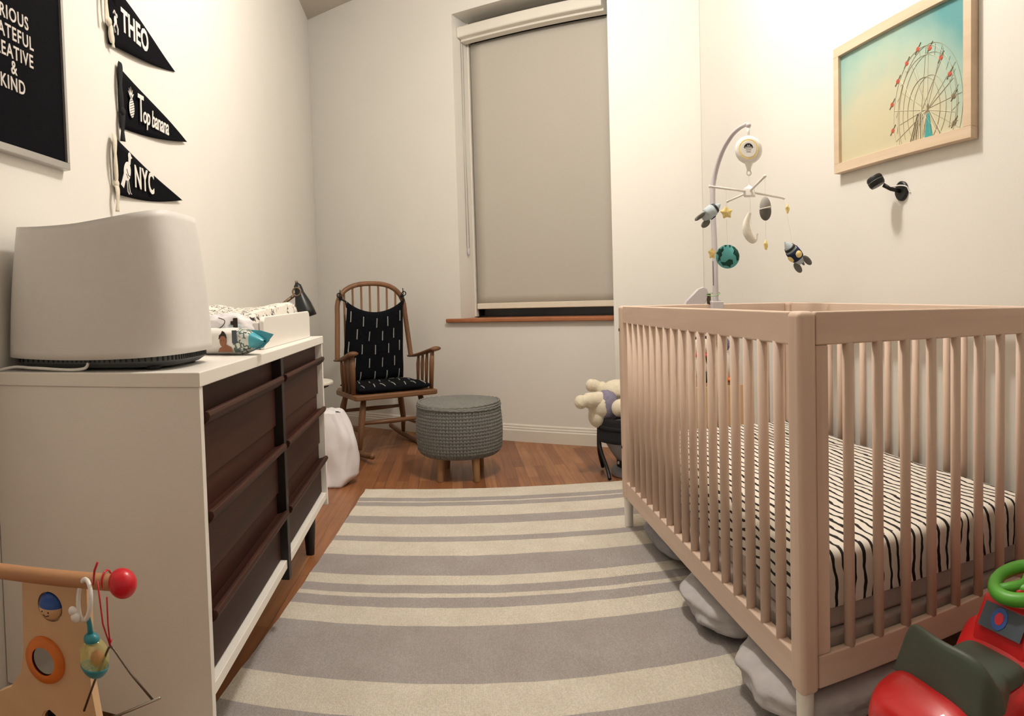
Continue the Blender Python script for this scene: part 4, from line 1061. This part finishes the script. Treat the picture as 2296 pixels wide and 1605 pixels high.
ribbonf(p3, [(-.004, -.010, .175), (-.014, -.014, .14), (-.012, -.014, .08), (-.008, -.012, .03)], .007, 'ribbon')
ribbonf(p3, [(-.010, -.010, .18), (-.026, -.022, .15), (-.028, -.022, .08), (-.014, -.016, .035)], .008, 'ribbon')
MB().sphere((-.010, -.012, .03), (.015, .008, .013), 12, 8).build('bow', 'ribbon', p3, smooth=True)
ribbonf(p3, [(-.012, -.014, .03), (-.022, -.022, .0), (-.018, -.016, -.055)], .008, 'ribbon')
ribbonf(p3, [(-.006, -.012, .03), (.000, -.014, .01), (.006, -.012, -.01)], .003, 'ribbon')

# ------------------------------------------------------------------ wooden baby gym in front of the dresser end
GY = thing('wooden_baby_gym', 'wooden baby gym leg with round bar and red end ball', 'toy', (-.63, .90, 0))
g = lambda x, z, y=.90: Vector((x + .63, y - .90, z))
rodd = Vector((.978, .15, .03)).normalized()
e0 = g(-.512, .523, .880); 
MB().tube([e0 - rodd * .55, e0], .0125, 16).build('bar', 'rodwood', GY, smooth=True, autos=50)
MB().sphere(e0 + rodd * .012, .0222, 28, 18).build('end_ball', 'red', GY, smooth=True)
MB().sphere(e0 - rodd * .275, .0222, 20, 12).build('stop_ball', 'red', GY, smooth=True)
# board: outline with ball hole, ring hole and arch between the feet
def board_outline():
    L_ = [(-.700, .502), (-.703, .42), (-.704, .37), (-.712, .33), (-.735, .298), (-.768, .278), (-.805, .24), (-.835, .15), (-.85, .0)]
    R_ = [(-.47, .0), (-.505, .10), (-.545, .22), (-.562, .28), (-.572, .34), (-.574, .42), (-.572, .507)]
    ar = [(-.655 - .052 * cos(pi * i / 14), .0 + .283 * sin(pi * i / 14) ** .8) for i in range(15)]
    return L_, R_, ar
L_, R_, ar = board_outline()
bm = bmesh.new()
outer = [(x + .63, z) for x, z in L_] + [(x + .63, z) for x, z in ar] + [(x + .63, z) for x, z in R_]
def smooth2(pts, n=4): return pts
def ring_pts(cx, cz, r, n=28, rz=None): return [(cx + r * cos(2 * pi * i / n), cz + (rz or r) * sin(2 * pi * i / n)) for i in range(n)]
hole1 = ring_pts(-.645 + .63, .456, .0245); hole2 = ring_pts(-.658 + .63, .366, .0265)
loops = [outer, hole1, hole2]
eds = []
for lp in loops:
    vv = [bm.verts.new((x, 0, z)) for x, z in lp]
    for i in range(len(vv)): eds.append(bm.edges.new((vv[i], vv[(i + 1) % len(vv)])))
bmesh.ops.triangle_fill(bm, use_beauty=True, use_dissolve=False, edges=eds)
me_ = bpy.data.meshes.new('tmp'); bm.to_mesh(me_); bm.free()
bd = MB(); bd.add([v.co + Vector((0, .002, 0)) for v in me_.vertices], [tuple(p.vertices) for p in me_.polygons]); 
bd.build('leg_board', 'toywood', GY, solid=.018)
MB().sphere((-.015, .0, .456), .0222, 28, 18).build('face_ball', 'toywood', GY, smooth=True)
cap = MB(); cap.grid(lambda u, v: Vector((-.015 + .0226 * sin(v * 1.5) * cos(2 * pi * u), .0 + .0226 * sin(v * 1.5) * sin(2 * pi * u), .456 + .0226 * cos(v * 1.5))), 28, 10, closeu=True)
capo = cap.build('blue_cap', 'blue', GY, smooth=True, label='blue painted cap of the ball')
cap2 = MB().tube([(-.015 - .006, -.0195, .447), (-.015, -.0203, .4445), (-.015 + .006, -.0195, .447)], .0007, 4).sphere((-.021, -.0213, .4525), .0013, 6, 5).sphere((-.009, -.0213, .4525), .0013, 6, 5).build('painted_face', 'hair', GY)
MB().lathe([(.0225, -.010), (.0355, -.010), (.038, -.004), (.038, .004), (.0240, .006)], 36, T(-.028, -.006, .366) @ RX(-pi / 2) @ Matrix.Scale(1, 4), caps=False).build('orange_ring', 'orange', GY, smooth=True)
MB().lathe([(.0238, 0), (.0238, .003), (0, .003)], 36, T(-.028, -.010, .366) @ RX(pi / 2)).build('mirror_disc', 'mirror', GY, smooth=True, autos=30)
# white C ring over the bar with a rattle
RN = tag(MB().tube(smoothpath([Vector((-.552, .858, .500)) + Vector((.006 * sin(a), -.020 * cos(a) * .7 - .004, .031 * sin(a))) + Vector((.019 * cos(a), 0, 0)) for a in [R(x) for x in range(-60, 285, 20)]], 3), .0036, 8)
         .sphere((-.569, .846, .483), .0068, 12, 8).sphere((-.564, .846, .474), .0075, 12, 8).build('link_ring', 'whiteplastic', smooth=True), 'white plastic link ring hooked over the wooden bar', 'toy')
RT_ = thing('rattle', 'teal and clear yellow rattle hanging from the white ring', 'rattle', (-.545, .865, .375))
q = lambda x, y, z: Vector((x + .545, y - .865, z - .375))
MB().tube([q(-.553, .862, .474), q(-.551, .864, .458), q(-.550, .865, .440)], [.004, .0042, .0048], 10).sphere(q(-.549, .865, .436), (.013, .012, .010), 16, 10).build('handle', 'teal', RT_, smooth=True)
MB().sphere(q(-.546, .866, .408), (.0235, .022, .030), 28, 18).build('clear_bulb', 'clearyellow', RT_, smooth=True)
MB().sphere(q(-.541, .866, .408), (.011, .011, .012), 16, 10).build('inner_bead', 'palered', RT_, smooth=True)
cup = MB(); cup.grid(lambda u, v: q(-.546 + .0240 * sin(pi * (.62 + .38 * v)) * cos(2 * pi * u), .866 + .0225 * sin(pi * (.62 + .38 * v)) * sin(2 * pi * u), .408 + .0305 * cos(pi * (.62 + .38 * v))), 28, 8, closeu=True)
cup.build('bottom_cup', 'teal', RT_, smooth=True, solid=.001)
# steel triangle on a red string
TG = thing('music_triangle', 'steel triangle hanging on a red string from the bar', 'triangle', (-.515, .86, .28))
q = lambda x, z, y=.862: Vector((x + .515, y - .86, z - .28))
MB().tube([q(-.531, .530, .860), q(-.520, .470, .852), q(-.5145, .432)], .0013, 6).tube([q(-.511, .512, .852), q(-.5135, .470, .856), q(-.5145, .432)], .0013, 6).tube([q(-.533, .528, .850), q(-.526, .552, .845), q(-.520, .565, .845)], .0018, 6).tube([Vector(q(-.527, .525, .880)) + Vector((0, .0145 * cos(a), .0145 * sin(a))) for a in [2 * pi * i / 16 for i in range(16)]], .0016, 6, closed=True).sphere(q(-.5145, .442), .003, 8, 6).build('string', 'red', TG, smooth=True)
MB().tube([q(-.571, .318, .868), q(-.548, .370, .865), q(-.518, .430), q(-.5145, .4335), q(-.509, .430), q(-.480, .402, .858), q(-.441, .372, .853)], .0019, 8).build('rod', 'darkmetal', TG, smooth=True)
MB().tube([q(-.507, .335, .85), q(-.429, .381, .85)], .0019, 8).build('rod', 'metal', TG, smooth=True)

# ------------------------------------------------------------------ red ride-on car in front of the crib
RC = thing('ride_on_car', 'red plastic ride-on toy car with green steering wheel', 'ride-on toy', (.69, .865, .0115), .0)
def carbody(u, v):
    x = -.03 + .59 * u; s1 = lambda a, b, c: max(0, min(1, (a - b) / c))
    e = max(1e-3, min(1, u / .06)) ** .4 * max(1e-3, min(1, (1 - u) / .1)) ** .4
    top = .215 + .024 * s1(u, .0, .10) - .010 * s1(u, .16, .12) + .055 * s1(u, .36, .07)
    w = .130 - .028 * math.exp(-((u - .28) / .10) ** 2); bot = .075 + .035 * math.exp(-((u - .28) / .1) ** 2)
    a = 2 * pi * v; n = 3.2; ca, sa = cos(a), sin(a); k = (abs(ca) ** n + abs(sa) ** n) ** (-1 / n)
    zc = (top + bot) / 2; hz_ = (top - bot) / 2
    return Vector((x, ca * k * w * (.6 + .4 * e), zc + sa * k * hz_ * (.75 + .25 * e)))
cb = MB(); cb.grid(carbody, 60, 48)
cb.add([carbody(0, k / 48) for k in range(48)], [tuple(range(48))]); cb.add([carbody(1, k / 48) for k in range(48)], [tuple(range(48))])
body = cb.build('body', 'redplastic', RC, smooth=True, weld=True, autos=60)
MB().prism([(.195, .235), (.205, .275), (.235, .325), (.27, .335), (.34, .30), (.36, .235)], -.075, .075, RX(pi / 2)).build('dashboard', 'redplastic', RC, bevel=.014, seg=3)
stM = T(.2135, 0, .298) @ RZ(-pi / 2) @ RX(R(-32))
MB().box((-.055, -.0006, -.024), (.055, .0010, .022), stM).build('sticker', 'slate', RC)
MB().prism(disc(-.008, 0, .020, .020), 0, .0012, stM @ T(0, -.0006, 0) @ RX(pi / 2)).build('sticker_dial', 'blue', RC)
MB().prism(disc(-.008, 0, .011, .011), 0, .0020, stM @ T(0, -.0006, 0) @ RX(pi / 2)).build('sticker_dial', 'red', RC)
# moulded seat: raised back across the car, rounded seat surface in front of it
def seatsurf(u, v):
    x = .040 + .165 * u; s_ = (v - .5) * 2
    ridge = .246 + .074 * math.exp(-((u - .20) / .15) ** 2) + .010 * u
    w = .118 - .036 * max(0, min(1, (u - .35) / .3))
    e = (max(0, 1 - abs(2 * u - 1) ** 5) * max(0, 1 - abs(s_) ** 5)) ** .45
    return Vector((x - .02 * (1 - s_ * s_) * math.exp(-((u - .20) / .15) ** 2), s_ * w, .222 + (ridge - .222) * e))
st = MB().grid(seatsurf, 44, 32); st.build('seat', 'seatgreen', RC, smooth=True)
SWm = T(.278, .0, .352) @ RY(R(-9))
sw = MB().tube([(.062 * cos(2 * pi * i / 36), .062 * sin(2 * pi * i / 36), 0) for i in range(36)], .0135, 12, SWm, closed=True)
for k in range(3): sw.tube([(0, 0, -.008), (.062 * cos(2 * pi * k / 3 + .5), .062 * sin(2 * pi * k / 3 + .5), 0)], [.014, .010], 10, SWm)
sw.sphere((0, 0, -.006), (.022, .022, .010), 16, 10, SWm); sw.build('steering_wheel', 'green', RC, smooth=True)
MB().tube([(.264, 0, .345), (.268, 0, .315)], [.012, .018], 12).build('steering_column', 'redplastic', RC, smooth=True)
for (wx, wy) in ((.035, -.118), (.035, .118), (.44, -.118), (.44, .118)):
    wh = MB().lathe([(.012, -.02), (.060, -.02), (.066, -.012), (.066, .012), (.060, .02), (.012, .02)], 28, T(wx, wy * 1.0, .0665) @ RX(pi / 2)).build('wheel', 'black', RC, smooth=True, autos=30)
# folded dark bag beside the car under the crib end

# ------------------------------------------------------------------ bouncer with toys between crib and pillar
BO = thing('baby_bouncer', 'black and grey fabric baby bouncer behind the crib', 'bouncer', (.93, 3.42, 0), .0)
# tub shell
def tub(u, v):
    a = 2 * pi * u; r = 1 - .40 * v ** 1.6; z = .265 - .185 * v
    return Vector((cos(a) * .215 * r, sin(a) * .20 * r, z))
MB().grid(tub, 40, 8, closeu=True).build('seat_shell', 'greyfab', BO, smooth=True, solid=.006)
MB().lathe([(.0, .082), (.126, .080)], 40, caps=False).build('seat_bottom', 'greyfab', BO)
MB().tube([(.222 * cos(2 * pi * i / 40), .205 * sin(2 * pi * i / 40), .262) for i in range(40)], .011, 10, closed=True).build('rim', 'blackfab', BO, smooth=True)
hdn = MB(); hdn.grid(lambda u, v: Vector((.232 * cos(pi + pi * u) * (1 - .1 * v), .215 * sin(pi + pi * u) * (1 - .1 * v), .19 + .12 * v)), 30, 6); hdn.build('hood_band', 'blackfab', BO, smooth=True, solid=.012)
MB().grid(lambda u, v: Vector((.13 * cos(pi + pi * u), .125 * sin(pi + pi * u), .045 + .05 * v)), 24, 3).build('patterned_strap', 'blackfab', BO, smooth=True, solid=.008)
for k in range(6):
    a = pi + pi * (k + .5) / 6; MB().sphere((.136 * cos(a), .131 * sin(a), .07), (.008, .004, .009), 8, 6).build('strap_mark', 'feltwhite', BO, smooth=True)
for s in (-1, 1):
    MB().tube(smoothpath([(s * .222, 0, .26), (s * .228, -.03, .16), (s * .205, -.08, .06), (s * .200, -.12, .010)], 6), .0095, 10).build('leg', 'black', BO, smooth=True)
    MB().tube(smoothpath([(s * .222, .02, .26), (s * .21, .09, .12), (s * .18, .14, .010)], 6), .0095, 10).build('leg', 'black', BO, smooth=True)
MB().lathe([(.15, .0), (.16, .004), (.16, .026), (.15, .030)], 36).build('base', 'greyfab', BO, smooth=True, autos=40)
# plush bear lying on the bouncer, feet towards the window
PB = thing('plush_bear', 'cream plush bear in lavender knit lying on the bouncer', 'plush toy', (.80, 3.42, .27))
q = lambda x, z, y=3.42: Vector((x - .80, y - 3.42, z - .27))
bb = MB(); 
bb.sphere(q(.735, .365), (.085, .075, .075), 30, 20, None, lumpy(2, .05, 3, 2)).sphere(q(.70, .315), (.050, .055, .060), 24, 16).sphere(q(.82, .435, 3.46), (.095, .08, .06), 30, 20, None, lumpy(5, .06, 3, 2))
bb.tube(smoothpath([q(.73, .395), q(.66, .405, 3.38), q(.612, .405, 3.36), q(.598, .395, 3.36)], 5), [.045] * 4 + [.040] * 4 + [.031] * 4 + [.034] * 4, 14).sphere(q(.602, .402, 3.36), (.034, .034, .036), 18, 12)
bb.tube(smoothpath([q(.76, .43, 3.50), q(.72, .455, 3.5), q(.688, .470, 3.5)], 5), [.04] * 5 + [.032] * 5 + [.03], 14).sphere(q(.685, .466, 3.5), (.031, .030, .034), 18, 12)
bb.sphere(q(.80, .365, 3.33), (.046, .04, .046), 20, 14)
bb.build('body', 'plush', PB, smooth=True)
MB().sphere(q(.752, .368), (.058, .080, .082), 30, 20, RY(0), lumpy(8, .05, 5, 2.2)).build('knit_top', 'lavender', PB, smooth=True)
# toy heap seen between the slats: wooden crate with soft toys
CT = thing('toy_crate', 'plain wooden toy crate against the pillar behind the crib', 'crate', (1.306, 3.42, 0))
cw_, cdp, chh = .135, .20, .46
for lo, hi, nm2 in (((-cw_, -cdp, .0), (cw_, -cdp + .015, chh), 'front_panel'), ((-cw_, cdp - .015, 0), (cw_, cdp, chh), 'back_panel'), ((-cw_, -cdp + .015, 0), (-cw_ + .015, cdp - .015, chh), 'side_panel'), ((cw_ - .015, -cdp + .015, 0), (cw_, cdp - .015, chh), 'side_panel'), ((-cw_ + .015, -cdp + .015, 0), (cw_ - .015, cdp - .015, .015), 'bottom_panel')):
    MB().box(lo, hi).build(nm2, 'toywood', CT, bevel=.002)
def soft(name, label, c, parts):
    e = thing(name, label, 'soft toy', c)
    for nm3, off_, r_, mt in parts: MB().sphere(off_, r_, 20, 14, None, lumpy(hash(nm3) % 7, .05, 3, 2.1)).build(nm3, mt, e, smooth=True)
    return e
soft('panda_toy', 'black and white soft toy with green feet in the crate', (1.245, 3.34, .461), [('body', (0, 0, .10), (.052, .05, .075), 'whitefelt'), ('head', (0, -.005, .20), (.05, .048, .046), 'whitefelt'), ('ear', (-.035, 0, .24), (.015, .012, .015), 'blackfab'), ('ear', (.035, 0, .24), (.015, .012, .015), 'blackfab'), ('arm', (.035, -.04, .13), (.022, .022, .05), 'blackfab'), ('scarf', (0, -.02, .155), (.045, .045, .014), 'red'), ('foot', (.02, -.045, .04), (.03, .025, .03), 'dgreen')])
soft('bird_toy', 'white soft bird toy with orange beak in the crate', (1.37, 3.34, .461), [('body', (0, 0, .09), (.05, .05, .085), 'whitefelt'), ('head', (0, 0, .205), (.042, .04, .042), 'lavender'), ('beak', (-.03, -.035, .21), (.018, .014, .012), 'orange'), ('wing', (-.035, -.03, .10), (.018, .02, .055), 'blackfab'), ('foot', (.02, -.045, .02), (.02, .02, .014), 'orange')])
